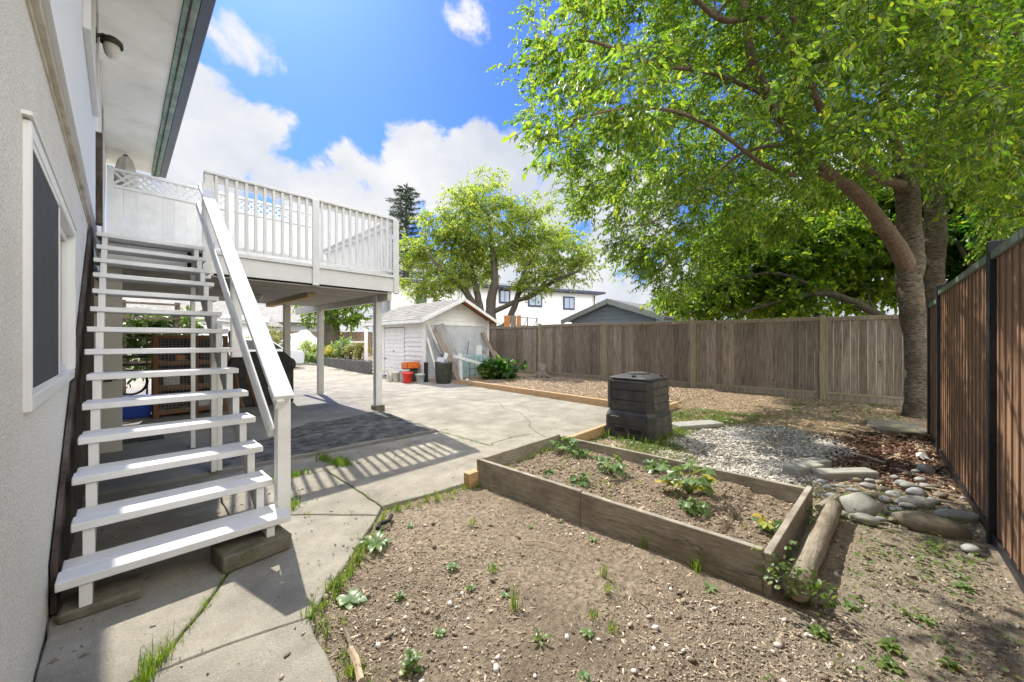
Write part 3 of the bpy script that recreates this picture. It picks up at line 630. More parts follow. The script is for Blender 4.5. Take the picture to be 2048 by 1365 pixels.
mb = MB(); mb.bb(DX0 + .1, .58, 6.3, 6.62, DZ - .35, DZ - .31); mb.build('stair_ledger', M['white2'], dk)
# balustrade on the stair side and the garden side
RT = 3.745
def rail_run(p0, p1, n_list=None, axis='x', outer=0):
    for z0, z1, w, nm in ((RT - .036, RT, .14, 'top_rail'), (RT - .125, RT - .037, .038, 'sub_rail'), (DZ + .055, DZ + .10, .05, 'bottom_rail')):
        mb = MB()
        if axis == 'x': mb.bb(p0[0], p1[0], p0[1] - w / 2, p0[1] + w / 2, z0, z1)
        else: mb.bb(p0[0] - w / 2, p0[0] + w / 2, p0[1] + (.071 if nm == 'top_rail' else .03), p1[1], z0, z1)
        mb.build(nm, M['white'], dk, bev=.003)
rail_run((.80, 6.65), (3.69, 6.65), axis='x')
rail_run((3.63, 6.65), (3.63, 10.2), axis='y')
k = 0
x = .93
while x < 3.58:
    mid = abs(x - 2.20) < .07
    if not mid:
        MB().bb(x - .019, x + .019, 6.592, 6.629, DZ + .05, RT - .04).build('baluster', M['white'], dk, bev=.002)
    x += .1165
y = 6.80
while y < 10.1:
    MB().bb(3.651, 3.688, y - .019, y + .019, DZ + .05, RT - .04).build('baluster', M['white'], dk, bev=.002); y += .1165
for x0, x1, y0, y1 in ((2.165, 2.265, 6.535, 6.59), (3.60, 3.70, 6.535, 6.59), (3.69, 3.73, 6.60, 6.70), (.80, .90, 6.60, 6.70)):
    MB().bb(x0, x1, y0, y1, 2.31, RT - .038).build('rail_post', M['white'], dk, bev=.004)
# flood light under the deck
fl = thing('flood_light', 'twin headed flood light under the deck soffit', 'light', (1.55, 8.0, 2.3))
mb = MB(); mb.lathe((1.55, 8.0, 2.255), [(.05, 0), (.07, .01), (.07, .043)], 14); mb.build('base', M['greybucket'], fl, smooth=False)
for s in (-1, 1):
    mb = MB(); a = Vector((1.55, 8.0, 2.25)); b = a + Vector((s * .10, -.04, -.03)); c = b + Vector((s * .11, -.05, -.04))
    mb.tube([a, b], .014, 8); mb.tube([b, b.lerp(c, .4), c], [.03, .045, .062], 14); mb.build('lamp_head', M['greybucket'], fl)

# ================================================================ LATTICE SCREEN ON THE DECK
ls = thing('privacy_screen', 'tall white board screen with a lattice strip along its top', 'fence', (1.7, 10.3, 2.66))
LY, LZ = 10.3, 4.66


mb = MB(); x = -.13
while x < 3.55:
    mb.bb(x, min(x + .176, 3.56), LY - .012, LY + .006 + .006 * ((int(x * 10)) % 2), DZ + .005, LZ - .36); x += .18
mb.build('board_panel', M['white2'], ls)
mb = MB()
for z0, z1 in ((LZ - .05, LZ), (LZ - .37, LZ - .31)): mb.bb(-.16, 3.58, LY - .035, LY + .03, z0, z1)
mb.build('rail', M['white'], ls, bev=.003)
for x in (-.17, 1.66, 3.56):
    MB().bb(x, x + .09, LY - .05, LY + .05, DZ + .003, LZ + .02).build('post', M['white'], ls, bev=.003)
mb = MB(); h = .26; zc0 = LZ - .31; x = -.35
while x < 3.6:
    for s, off in ((1, -.006), (-1, .006)):
        xa, xb = (x, x + h) if s > 0 else (x + h, x); za, zb = zc0, zc0 + h
        # clip to span
        if min(xa, xb) > -.1 and max(xa, xb) < 3.56: mb.bar((xa, LY + off, za), (xb, LY + off, zb), .010, .036, up=(0, 0, 1) if True else None)
    x += .125
mb.build('lattice', M['white'], ls)
# cloth covered thing standing behind the screen
cl = thing('covered_parasol', 'closed parasol under an off white cloth with a round knob on top', 'parasol', (.08, 10.7, 2.66))
mb = MB(); prof = [(.20, 3.9), (.19, 4.3), (.15, 4.75), (.10, 5.0), (.05, 5.06)]
b = 0; n = 28
for r_, z in prof:
    for q in range(n):
        a = 2 * math.pi * q / n; rr = r_ * (1 + .13 * math.cos(7 * a + z)); mb.v.append((.08 + rr * math.cos(a), 10.7 + rr * math.sin(a), z))
for i in range(len(prof) - 1):
    for q in range(n): mb.f.append((i * n + q, i * n + (q + 1) % n, (i + 1) * n + (q + 1) % n, (i + 1) * n + q))
mb.build('cloth', M['cloth'], cl, smooth=True)
mb = MB(); mb.tube([(.08, 10.7, 2.67), (.08, 10.7, 5.04)], .025, 8); mb.build('pole', M['lampmetal'], cl)
mb = MB(); mb.lathe((.08, 10.7, 5.03), [(.0, 0), (.035, .01), (.045, .04), (.03, .07), (.0, .08)], 12, cap=False); mb.build('knob', M['lampmetal'], cl, smooth=True)

# ================================================================ BACK FENCE (cedar boards)
FX = 11.35
bf = thing('board_fence', 'weathered grey brown cedar board fence running along the back of the yard', 'fence', (FX, 5, 0))
posts_y = [12.9, 9.34, 6.5, 3.69, .81, -2.0]
tops = [2.0, 2.03, 2.0, 1.98, 1.96, 1.94]
for i in range(len(posts_y) - 1):
    ya, yb, zt = posts_y[i], posts_y[i + 1], (2.02, 2.04, 2.0, 1.98, 1.97)[i]
    mb = MB(); y = ya - .06
    while y > yb + .06:
        w = random.uniform(.128, .150); w = min(w, y - yb - .055)
        if w < .03: break
        mb.box((FX + random.uniform(-.004, .004), y - w / 2, .20 + (zt - .25) / 2), (.018, w - .003, zt - .25)); y -= w
    mb.build('panel', M['fence'], bf)
    MB().bb(FX - .045, FX + .045, yb + .05, ya - .05, zt - .048, zt - .012).build('cap_rail', M['fencepost'], bf, bev=.003)
    MB().bb(FX - .038, FX - .012, yb + .05, ya - .05, zt - .105, zt - .05).build('top_rail', M['fence'], bf, bev=.003)
    MB().bb(FX - .045, FX - .012, yb + .05, ya - .05, .175, .225).build('bottom_rail', M['fencepost'], bf, bev=.003)
    MB().bb(FX - .03, FX + .01, yb + .05, ya - .05, -.04, .172).build('kick_board', M['fence'], bf, bev=.003)
for i, y in enumerate(posts_y):
    MB().bb(FX - .065, FX + .03, y - .05, y + .05, -.08, tops[i] + .045).build('post', M['fencepost'], bf, bev=.006)
    MB().bb(FX - .05, FX - .012, y - .092, y - .052, .05, tops[i] - .04).build('batten', M['fencepost'], bf, bev=.003)

# ================================================================ RIGHT FENCE (composite boards in black metal frame)
RY = -.64
rf = thing('composite_fence', 'tall red brown board fence with black metal posts at the right', 'fence', (4.2, RY, 0))
px = [-1.45, 1.40, 4.25, 7.10, 8.15]
for i in range(4):
    xa, xb = px[i] + .045, px[i + 1] - .045; zt = 2.02 if i < 3 else 1.93
    mb = MB(); x = xa; j = 0
    while x < xb - .02:
        w = min(.158, xb - x)
        # ribbed board: flat with a raised lip on one edge
        mb.bb(x, x + w - .003, RY - .012, RY + .008, .06, zt - .05)
        if w > .1: mb.bb(x + w - .030, x + w - .004, RY + .0085, RY + .017, .06, zt - .05)
        x += w; j += 1
    mb.build('panel', M['composite'], rf)
    MB().bb(xa - .01, xb + .01, RY - .035, RY + .035, zt - .05, zt + .012).build('cap_rail', M['captrim'], rf, bev=.006)
    MB().bb(xa, xb, RY - .03, RY + .03, .0, .058).build('bottom_rail', M['blackmetal'], rf, bev=.004)
for i, x in enumerate(px):
    zt = 2.10 if i < 4 else 1.98
    MB().bb(x - .045, x + .045, RY - .045, RY + .045, -.08, zt).build('post', M['blackmetal'], rf, bev=.005)
MB().bb(1.5, 4.15, RY - .05, RY + .06, -.05, -.004).build('kick_board', M['oldplank'], rf)

# ================================================================ RAISED BED
rb = thing('raised_bed', 'low rectangular raised bed of grey boards with vegetables in it', 'raised bed', (3.15, 1.6, 0))
TH = .04
def board(a, b, z0, z1, name='board', m='bedwood', par=None):
    a, b = Vector((a[0], a[1], 0)), Vector((b[0], b[1], 0)); c = (a + b) / 2; ang = math.atan2(b.y - a.y, b.x - a.x)
    return MB().box((c.x, c.y, (z0 + z1) / 2), ((b - a).length, TH, z1 - z0), rz=ang).build(name, M[m], par or rb, bev=.004)
A_, B_, C_, D_ = (2.46, 2.78), (3.80, 2.80), (3.86, .36), (2.52, .42)
board((2.44, 2.80), (3.80, 2.82), -.03, .235)
board((2.46, 2.778), (2.485, 1.63), -.03, .235); board((2.487, 1.628), (2.52, .44), -.03, .225)
board((3.80, 2.798), (3.83, 1.32), -.03, .215); board((3.855, 1.40), (3.875, .38), -.03, .20)
board((2.50, .418), (3.895, .36), -.03, .215)
mb = MB()
for a, b in (((2.49, 1.75), (2.50, 1.52)),): mb.bar((a[0] + .03, a[1], .1), (b[0] + .03, b[1], .1), .03, .2)
mb.build('splice_board', M['bedwood'], rb)
xs = np.arange(2.47, 3.87, .022); ys = np.arange(.39, 2.80, .022)
def bed_z(x, y): return .105 + .03 * mnoise.noise(Vector((x * 2.2, y * 2.2, 30))) + .02 * mnoise.noise(Vector((x * 7, y * 7, 3))) + .012 * mnoise.noise(Vector((x * 22, y * 22, 5))) - .035 * (y < .75)
V = np.array([(x, y, bed_z(x, y)) for y in ys for x in xs]); idx = np.arange(len(V)).reshape(len(ys), len(xs))
Fq = np.stack([idx[:-1, :-1], idx[:-1, 1:], idx[1:, 1:], idx[1:, :-1]], -1).reshape(-1, 4)
o = fast_mesh('bed_soil', V, Fq, M['soil'], smooth=True); tag(o, kind='structure')
tb = MB().box((2.40, 2.83, .045), (.16, .09, .15)).build('timber_block', M['timber'], bev=.005); tag(tb, 'short orange timber block at the near corner of the raised bed', 'timber block')

def timber(name, a, b, z0, z1, w, label, n=2, cuts=()):
    t = thing(name, label, 'garden edging', (a[0], a[1], 0)); a, b = Vector(a), Vector(b); d = (b - a).normalized(); L_ = (b - a).length
    h = (z1 - z0) / n; ang = math.atan2(d.y, d.x)
    for i in range(n):
        cs = [0] + [c + (.35 if i % 2 else 0) for c in cuts if c + .4 < L_] + [L_]
        for j in range(len(cs) - 1):
            c = a + d * (cs[j] + cs[j + 1]) / 2
            MB().box((c.x, c.y, z0 + h * (i + .5)), (cs[j + 1] - cs[j] - .004, w, h - .003), rz=ang).build('beam', M['timber'], t, bev=.006)
    return t
timber('timber_edging', (7.03, 2.96), (7.62, 9.62), -.05, .155, .09, 'long double row of pale orange timbers between concrete and mulch bed', cuts=(2.4, 4.8))
timber('timber_edging', (7.10, 2.95), (7.95, 2.90), -.05, .14, .09, 'short orange timber return behind the compost bin', n=1)
timber('timber_edging', (3.84, 2.90), (5.35, 2.96), -.05, .12, .07, 'low orange timber between the raised bed and the compost bin', n=1)

lg = thing('log', 'round peeled log lying against the short end of the raised bed', 'log', (3.2, .3, .08))
P0, P1 = Vector((2.50, .29, .07)), Vector((3.98, .22, .06))
mb = MB(); pts = [P0.lerp(P1, t / 9) for t in range(10)]; mb.tube([p + Vector((0, random.uniform(-.003, .003), random.uniform(-.003, .003))) for p in pts], [.060 + .004 * math.sin(i * 2.1) for i in range(10)], 18); mb.build('log_body', M['pole'], lg, smooth=False)
lo = kids(lg)[0]; lo.data.polygons.foreach_set('use_smooth', [len(p.vertices) == 4 for p in lo.data.polygons])
st2 = MB(); st2.tube([(3.95, .30, .03), (4.3, .22, .04)], [.035, .03], 8); tag(st2.build('stake', M['pole']), 'short round stake end lying behind the log', 'stake')

# ================================================================ COMPOST BIN
cb = thing('compost_bin', 'black plastic two tier compost bin with slotted sides', 'compost bin', (5.45, 2.52, 0), rz=0)
def rect_oct(cx, cy, wx, wy, ch):
    return [(cx - wx + ch, cy - wy), (cx + wx - ch, cy - wy), (cx + wx, cy - wy + ch), (cx + wx, cy + wy - ch), (cx + wx - ch, cy + wy), (cx - wx + ch, cy + wy), (cx - wx, cy + wy - ch), (cx - wx, cy - wy + ch)]
def loft(mb, rings):
    b = len(mb.v); n = len(rings[0][0])
    for poly, z in rings: mb.v += [(x, y, z) for x, y in poly]
    for i in range(len(rings) - 1):
        for k in range(n): mb.f.append((b + i * n + k, b + i * n + (k + 1) % n, b + (i + 1) * n + (k + 1) % n, b + (i + 1) * n + k))
    mb.f.append(tuple(b + k for k in reversed(range(n)))); mb.f.append(tuple(b + (len(rings) - 1) * n + k for k in range(n)))
BC = (5.42, 2.53)
mb = MB(); loft(mb, [(rect_oct(*BC, .385, .385, .07), -.02), (rect_oct(*BC, .37, .37, .07), .33)]); mb.build('lower_tier', M['blackplastic'], cb, bev=.008)
mb = MB(); loft(mb, [(rect_oct(*BC, .37, .37, .07), .331), (rect_oct(*BC, .345, .345, .07), .375), (rect_oct(*BC, .325, .325, .07), .84)]); mb.build('upper_tier', M['blackplastic'], cb, bev=.006)
mb = MB(); loft(mb, [(rect_oct(*BC, .342, .342, .075), .842), (rect_oct(*BC, .335, .335, .075), .868), (rect_oct(*BC, .20, .20, .08), .905), (rect_oct(*BC, .18, .18, .08), .906)]); ld = mb.build('lid', M['blackplastic'], cb, bev=.006)
mb = MB(); mb.lathe((BC[0], BC[1], .905), [(.15, .0), (.155, .018), (.06, .028), (.0, .028)], 20, cap=False); mb.build('cap', M['dustplastic'], ld, smooth=True)
for s in ((-.28, -.05), (.12, -.29)):
    MB().box((BC[0] + s[0], BC[1] + s[1], .893), (.05, .05, .03), rz=.3).build('latch', M['blackplastic'], ld, bev=.004)
# side faces: raised dusty panels with dark slots, on the face to the house (-X) and the face to the side fence (-Y)
def slats(face, zs, half, off, m, nm):
    mb = MB()
    for z0, z1, o2 in zs:
        if face == 'x': mb.bb(BC[0] - off - o2 - .008, BC[0] - off - o2 + .02, BC[1] - half, BC[1] + half, z0, z1)
        else: mb.bb(BC[0] - half, BC[0] + half, BC[1] - off - o2 - .008, BC[1] - off - o2 + .02, z0, z1)
    mb.build(nm, M[m], cb, bev=.004)
slats('y', [(.03, .155, .042), (.172, .30, .038), (.40, .50, .014), (.515, .61, .009), (.625, .72, .005), (.735, .82, .0)], .26, .335, 'dustplastic', 'slotted_side')
slats('x', [(.03, .165, .043), (.18, .30, .04)], .27, .335, 'blackplastic', 'slotted_side')
slats('x', [(.40, .535, .014), (.545, .68, .009), (.69, .82, .003)], .27, .335, 'blackplastic', 'slotted_side')
mb = MB()
for z in (.09, .12, .465, .61, .755):
    for s in (-1, 1): mb.bb(BC[0] - .386 + (.0 if z < .3 else .030 + (z - .4) * .05), BC[0] - .378 + (.0 if z < .3 else .030 + (z - .4) * .05), BC[1] + s * .12 - .09, BC[1] + s * .12 + .09, z, z + .014)
mb.build('air_slots', M['blackrubber'], cb)
mb = MB()
for z0, z1, o2 in ((0, .31, .375), (.40, .83, .328)):
    mb.bb(BC[0] - o2 - .015, BC[0] - o2 + .03, BC[1] + .27 + .02, BC[1] + .335, z0, z1)
mb.build('corner_strip', M['dustplastic'], cb, bev=.004)

# ================================================================ PAVERS
MB().box((6.55, 2.08, .025), (.85, .30, .06), rz=-.55).build('paving_slab', M['paver'], bev=.006)
tag(bpy.data.objects['paving_slab'], 'thin rectangular paving slab lying in clover right of the compost bin', 'paving slab')
mb = MB(); mb.prism(rough_edge([(7.9, -.10), (7.82, -.35), (8.0, -.58), (8.6, -.62), (9.0, -.5), (9.05, -.15), (8.8, .04), (8.2, .06)], .0, .04), -.05, .075)
tag(mb.build('flat_stone', M['block'], bev=.015), 'large flat grey stone slab at the foot of the tree', 'stone slab')
MB().box((5.05, .52, .03), (.42, .18, .10), rz=-.45).build('concrete_curb', M['paver'], bev=.012); tag(bpy.data.objects['concrete_curb'], 'short concrete curb piece between gravel and river stones', 'curb stone')
o = MB().box((5.18, .20, .02), (.62, .16, .09), rz=-.75).build('concrete_curb', M['paver'], bev=.012); tag(o, 'longer concrete curb piece beside the red bark, nearer the side fence', 'curb stone')
o = MB().box((5.38, .46, .03), (.34, .16, .08), rz=-.5).build('concrete_curb', M['paver'], bev=.012); tag(o, 'rear concrete curb piece at the edge of the white gravel', 'curb stone')

# ================================================================ RIVER STONES
def stone_mesh(seed, sub=3):
    import bmesh
    rnd = random.Random(seed); bm = bmesh.new(); bmesh.ops.create_icosphere(bm, subdivisions=sub, radius=1)
    for v in bm.verts:
        n = mnoise.noise(v.co * .9 + Vector((seed * 3.1, 0, 0))) * .22 + mnoise.noise(v.co * 2.2 + Vector((0, seed * 1.7, 0))) * .07
        v.co *= 1 + n
        v.co.z *= .62
    me = bpy.data.meshes.new('stone'); bm.to_mesh(me); bm.free(); me.polygons.foreach_set('use_smooth', [True] * len(me.polygons)); return me
smesh = [stone_mesh(i) for i in range(7)]
def stone(name, u, v, w, asp, rz, m, label, group=None, hh=.6, ms=0, z=0.0):
    """w: width in photograph pixels"""
    x, y = at(u, v, z + .02); d = proj(x, y, 0)[2]; r_ = w * d / FPX / 2
    me = smesh[ms % 7].copy(); me.materials.append(M[m]); o = bpy.data.objects.new(name, me); COL.objects.link(o)
    o.location = (x, y, z + r_ * asp * .10); o.scale = (r_, r_ * asp, r_ * hh * 1.5 * min(1, asp + .15)); o.rotation_euler = (random.uniform(-.12, .12), random.uniform(-.12, .12), rz)
    return tag(o, label, 'stone', group)
RO = -R(46)   # facing the yard's diagonal
stone('boulder', 1722, 1010, 64, .95, RO, 'boulder', 'pale rounded boulder with a pitted top among the river stones', None, .85, 1)
stone('boulder', 1868, 1048, 108, .55, RO - .35, 'boulder_tan', 'long smooth tan boulder nearest the side fence', None, .62, 2)
stone('boulder', 1912, 1026, 66, .5, RO - .4, 'boulder', 'long pale stone between the tan boulder and the fence', None, .5, 3)
stone('boulder', 1836, 1002, 50, .6, RO - .6, 'boulder', 'angular light grey stone just behind the tan boulder', None, .8, 4)
stone('boulder', 1728, 1034, 44, .6, RO - .7, 'boulder', 'wedge shaped stone in front of the pale boulder', None, .7, 5)
stone('boulder', 1942, 1092, 34, .7, RO, 'river', 'single pale stone on bare soil near the black fence post', None, .6, 6)
stone('boulder', 1852, 935, 30, .8, RO, 'river', 'round grey stone on the red bark by the fence', None, .8, 0)
rs = [(1733, 967, 27), (1664, 988, 26), (1632, 986, 20), (1770, 975, 24), (1793, 986, 32), (1820, 968, 34), (1772, 994, 28), (1800, 999, 26), (1796, 1014, 30), (1782, 1009, 22), (1805, 1029, 30), (1785, 1033, 20), (1757, 1033, 20), (1803, 962, 22), (1682, 968, 22), (1700, 953, 18), (1718, 956, 20), (1740, 956, 22), (1832, 980, 30), (1868, 998, 22), (1690, 1004, 24), (1676, 1020, 28), (1790, 950, 20), (1840, 955, 20), (1760, 960, 20), (1653, 970, 20), (1870, 968, 18), (1880, 985, 22), (1642, 958, 16), (1855, 968, 20), (1818, 1006, 22), (1765, 1018, 20), (1745, 985, 24), (1705, 975, 20), (1833, 938, 16), (1812, 944, 16), (1892, 1008, 20), (1660, 1006, 16), (1750, 1002, 22)]
for i, (u, v, w) in enumerate(rs):
    mt_ = random.choice(['river', 'river', 'boulder', 'boulder_tan']); sz_ = 'large' if w >= 28 else ('medium' if w >= 22 else 'small')
    stone('river_stone', u + random.uniform(-3, 3), v, w * random.uniform(.8, 1.15), random.uniform(.55, .85), RO + random.uniform(-.5, .5), mt_, {'river': 'smooth grey', 'boulder': 'rough pale', 'boulder_tan': 'brownish tan'}[mt_] + ' ' + sz_ + ' river stone in the pile beside the side fence', 'river stones piled near the side fence', random.uniform(.5, .7), i)
for i in range(26):
    u = 1190 + i * 11 + random.uniform(-8, 8); v = 893 + i * 2.9 + random.uniform(-7, 9)
    x, y = at(u, v)
    if y > 2.78 and x < 3.9: continue
    if x < 3.92: continue
    stone('cobble', u, v, random.uniform(12, 22), random.uniform(.65, .9), random.uniform(0, 3), (mt_ := ['boulder', 'river', 'pebble'][i % 3]), {'boulder': 'pale rough', 'river': 'smooth grey', 'pebble': 'cream'}[mt_] + ' cobble in the row behind the raised bed', 'cobbles along the far side of the raised bed', .7, i)

# ================================================================ SCATTERED GROUND MATERIAL
ico = None
def proto_ico(sub=1):
    import bmesh
    bm = bmesh.new(); bmesh.ops.create_icosphere(bm, subdivisions=sub, radius=1)
    V = np.array([v.co[:] for v in bm.verts]); V *= 1 + RNG.uniform(-.2, .2, (len(V), 1)); F_ = np.array([[v.index for v in f.verts] for f in bm.faces]); bm.free(); return V, F_
PI1 = proto_ico(1)
def not_slab(p):
    m_ = np.ones(len(p), bool)
    for s_ in slabs.values(): m_ &= ~in_poly(p[:, 0], p[:, 1], s_)
    m_ &= ~((p[:, 0] > 2.44) & (p[:, 0] < 3.9) & (p[:, 1] > .36) & (p[:, 1] < 2.84))
    return m_
def near_bias(poly, n, k=3):
    """more pieces close to the camera, where they can be told apart"""
    p = rand_in(poly, n * k * 2); q_ = np.array([mnoise.noise(Vector((x * 1.3, y * 1.3, 11))) + .6 * mnoise.noise(Vector((x * 4.5, y * 4.5, 3))) for x, y in p]); p = p[RNG.random(len(p)) < np.clip(.55 + 1.3 * q_, .12, 1)]; d = p[:, 0] * OX + p[:, 1] * OY; w = 1 / np.maximum(d, .8) ** 1.6; w /= w.sum()
    return p[RNG.choice(len(p), n, replace=False, p=w)]
def strew(name, p, rmin, rmax, flat, m, proto=PI1, zf=soil_z, tilt=.5, sunk=.3, elong=(1, 1.6), label=None):
    p = p if zf is not soil_z else p[not_slab(p)]
    n = len(p); z = np.array([zf(a, b) for a, b in p]); X, Y, Z = yawed(n, tilt)
    r_ = rmin * (rmax / rmin) ** (RNG.random(n) ** 1.6); S = np.c_[r_ * RNG.uniform(elong[0], elong[1], n), r_, r_ * flat]
    V, F_ = scatter(proto[0], proto[1], np.c_[p, z + r_ * flat * (1 - sunk)], X, Y, Z, S)
    o = fast_mesh(name, V, F_, m); return tag(o, kind='stuff')
BOX8 = (np.array([(x, y, z) for x in (-1, 1) for y in (-1, 1) for z in (-1, 1)], float), np.array([(0, 1, 3, 2), (4, 6, 7, 5), (0, 4, 5, 1), (2, 3, 7, 6), (0, 2, 6, 4), (1, 5, 7, 3)]))
NEAR = [(.5, -.6), (.5, 2.1), (1.5, 3.0), (2.44, 2.9), (2.5, .3), (4.4, .3), (7.0, .3), (8.3, -.6)]
YARD = [(4.0, 1.2), (3.95, 2.9), (7.0, 2.9), (11, 3.5), (11.2, -.5), (4.4, -.6)]
strew('soil_clods', near_bias(NEAR, 32000), .0016, .0072, .6, M['clod'])
strew('big_clods', near_bias(NEAR, 420), .008, .020, .6, M['clod'])
strew('bed_clods', rand_in([(2.49, .42), (3.84, .42), (3.82, 2.76), (2.49, 2.76)], 4200), .003, .014, .7, M['clod'], zf=bed_z)
strew('wood_chips', near_bias(NEAR, 7500), .0014, .0046, .3, M['chip'], proto=BOX8, elong=(1.6, 6), tilt=.35, sunk=.0)
strew('bed_chips', rand_in([(2.49, .42), (3.84, .42), (3.82, 2.76), (2.49, 2.76)], 700), .002, .006, .3, M['chip'], proto=BOX8, elong=(1.6, 5), tilt=.35, sunk=.0, zf=bed_z)
strew('soil_pebbles', near_bias(NEAR, 480), .004, .016, .65, M['pebble'])
strew('patio_grit', np.r_[near_bias([(-.2, .8), (.6, .8), (1.5, 3.0), (3.4, 3.1), (7, 3.1), (7.2, 9), (3.6, 9), (3.5, 4.9), (-.2, 4.9)], 1500)], .0015, .006, .35, M['clod'], proto=BOX8, zf=lambda a, b: .006, elong=(1, 3), tilt=.2, sunk=0)
strew('yard_chips', rand_in(YARD, 7000), .003, .011, .3, M['chip'], proto=BOX8, elong=(1.5, 5), tilt=.3, sunk=0)
strew('mulch_chips', rand_in([(7.7, 3.0), (11.2, 3.0), (11.2, 12.3), (8.2, 9.6)], 9000), .004, .014, .3, M['chip'], proto=BOX8, elong=(1.5, 5), tilt=.35, sunk=0)
gp = rand_in(GRAVEL, 12500); keep = RNG.random(len(gp)) < .12 + .8 * np.clip(.5 + 2.2 * np.array([mnoise.noise(Vector((x * 1.7, y * 1.7, 0))) + .5 * mnoise.noise(Vector((x * 6, y * 6, 2))) for x, y in gp]), 0, 1); gp = gp[keep]
gp = gp + RNG.normal(0, .07, gp.shape)
strew('white_gravel', gp, .008, .019, .6, M['gravel'], sunk=.2)
strew('grey_gravel', rand_in(GRAVEL, 4500) + RNG.normal(0, .16, (4500, 2)), .007, .017, .6, M['gravel2'], sunk=.2)
strew('bark_mulch', rand_in(REDM, 3000) + RNG.normal(0, .12, (3000, 2)), .005, .016, .35, M['redchip'], proto=BOX8, elong=(1.2, 3.5), tilt=.5, sunk=0)
strew('red_bed_chips', rand_in(REDM, 1500), .004, .011, .3, M['chip'], proto=BOX8, elong=(1.5, 5), tilt=.3, sunk=0)
strew('bark_crumbs', rand_in(GRAVEL, 380), .004, .010, .35, M['redchip'], proto=BOX8, elong=(1.2, 2.5), tilt=.5, sunk=0)

# ================================================================ TREES
LEAF = (np.array([(0, 0, 0), (.22, .42, .06), (1, 0, -.04), (.22, -.42, .06), (.62, .33, .05), (.62, -.33, .05), (.45, 0, -.03)], float),
        np.array([(0, 6, 4, 1), (6, 2, 4, 4), (0, 3, 5, 6), (6, 5, 2, 2)]))
LEAF = (np.array([(0, 0, 0), (.28, .26, .05), (.66, .25, .05), (1, 0, -.07), (.66, -.25, .05), (.28, -.26, .05), (.5, 0, -.01)], float), np.array([(0, 6, 1), (1, 6, 2), (2, 6, 3), (0, 5, 6), (5, 4, 6), (4, 3, 6)]))
def leaves(name, P, D, lmin, lmax, wid, m, parent, droop=.6, spread=.7):
    """one leaf at each point P, heading along D with droop"""
    n = len(P); X = norm(D + RNG.normal(0, spread, (n, 3)) + np.array([0, 0, -droop]))
    up = norm(RNG.normal(0, .6, (n, 3)) + np.array([0, 0, 1.0])); Y = norm(np.cross(up, X)); Z = np.cross(X, Y)
    l = RNG.uniform(lmin, lmax, n); S = np.c_[l, l * wid, l]
    V, F_ = scatter(LEAF[0], LEAF[1], P, X, Y, Z, S)
    return fast_mesh(name, V, F_, m, parent)
def grow(mb, nodes, centres, r0=.02, sag=.15, n=6, rk=.0045):
    """join cluster centres to the nearest point of the branch skeleton (nodes: list of (x,y,z,r))"""
    N = [list(q) for q in nodes]
    A0 = np.array(N); c0 = A0[:, :3].mean(0)
    for c in sorted(centres, key=lambda q: np.min(np.linalg.norm(A0[:, :3] - q, axis=1))):
        A = np.array(N); d = np.linalg.norm(A[:, :3] - c, axis=1); i = int(np.argmin(d + .25 * np.maximum(0, A[:, 2] - c[2]))); L_ = d[i]
        if L_ < .05: continue
        a = A[i, :3]; r = min(A[i, 3] * .75, r0 + rk * L_ * 3); b = np.array(c); m1 = (a * .6 + b * .4) + RNG.normal(0, .06 * L_, 3) + np.array([0, 0, sag * L_ * .4]); m2 = a * .25 + b * .75 + RNG.normal(0, .05 * L_, 3) + np.array([0, 0, sag * L_ * .3])
        rr = [r, r * .8, r * .6, r * .4]; mb.tube([a, m1, m2, b], rr, n, cap=False)
        N += [[*m1, r * .8], [*m2, r * .6], [*b, max(r * .4, .004)]]
def cluster_points(centres, ntwig, nleaf, rad, twig_mb=None, out_from=None, droop=.25, tw=.0035):
    Ps, Ds = [], []
    for c in centres:
        c = np.array(c)
        for _ in range(ntwig):
            d = RNG.normal(0, 1, 3); d[2] = d[2] * .55
            if out_from is not None: d += norm((c - out_from)[None])[0] * .8
            d = norm(d[None])[0]; L_ = rad * RNG.uniform(.5, 1.15); s0 = c + RNG.normal(0, rad * .18, 3)
            t = np.linspace(.12, 1, nleaf); pts = s0 + d * (t * L_)[:, None] + np.array([0, 0, -1]) * (droop * L_ * t ** 2)[:, None]
            Ps.append(pts + RNG.normal(0, .012, pts.shape)); dd = norm(np.repeat((d + np.array([0, 0, -droop]))[None], nleaf, 0)); Ds.append(dd)
            if twig_mb is not None: twig_mb.tube([s0, s0 + d * L_ * .5 + np.array([0, 0, -droop * L_ * .25]), pts[-1]], [tw, tw * .8, tw * .4], 3, cap=False)
    return np.concatenate(Ps), np.concatenate(Ds)
def W(u, v, d):
    l = (u - CX) * d / FPX
    return Vector((d * OX + l * OY, d * OY - l * OX, EYE - (v - CY) * d / FPX))
def resample(pts, rad, k=6):
    out = []; n = len(pts)
    for i in range(n - 1):
        p0, p1, p2, p3 = pts[max(i - 1, 0)], pts[i], pts[i + 1], pts[min(i + 2, n - 1)]
        for j in range(k):
            t = j / k; q = .5 * ((2 * p1) + (-p0 + p2) * t + (2 * p0 - 5 * p1 + 4 * p2 - p3) * t * t + (-p0 + 3 * p1 - 3 * p2 + p3) * t ** 3)
            out.append((q, rad[i] * (1 - t) + rad[i + 1] * t))
    out.append((pts[-1], rad[-1])); return out
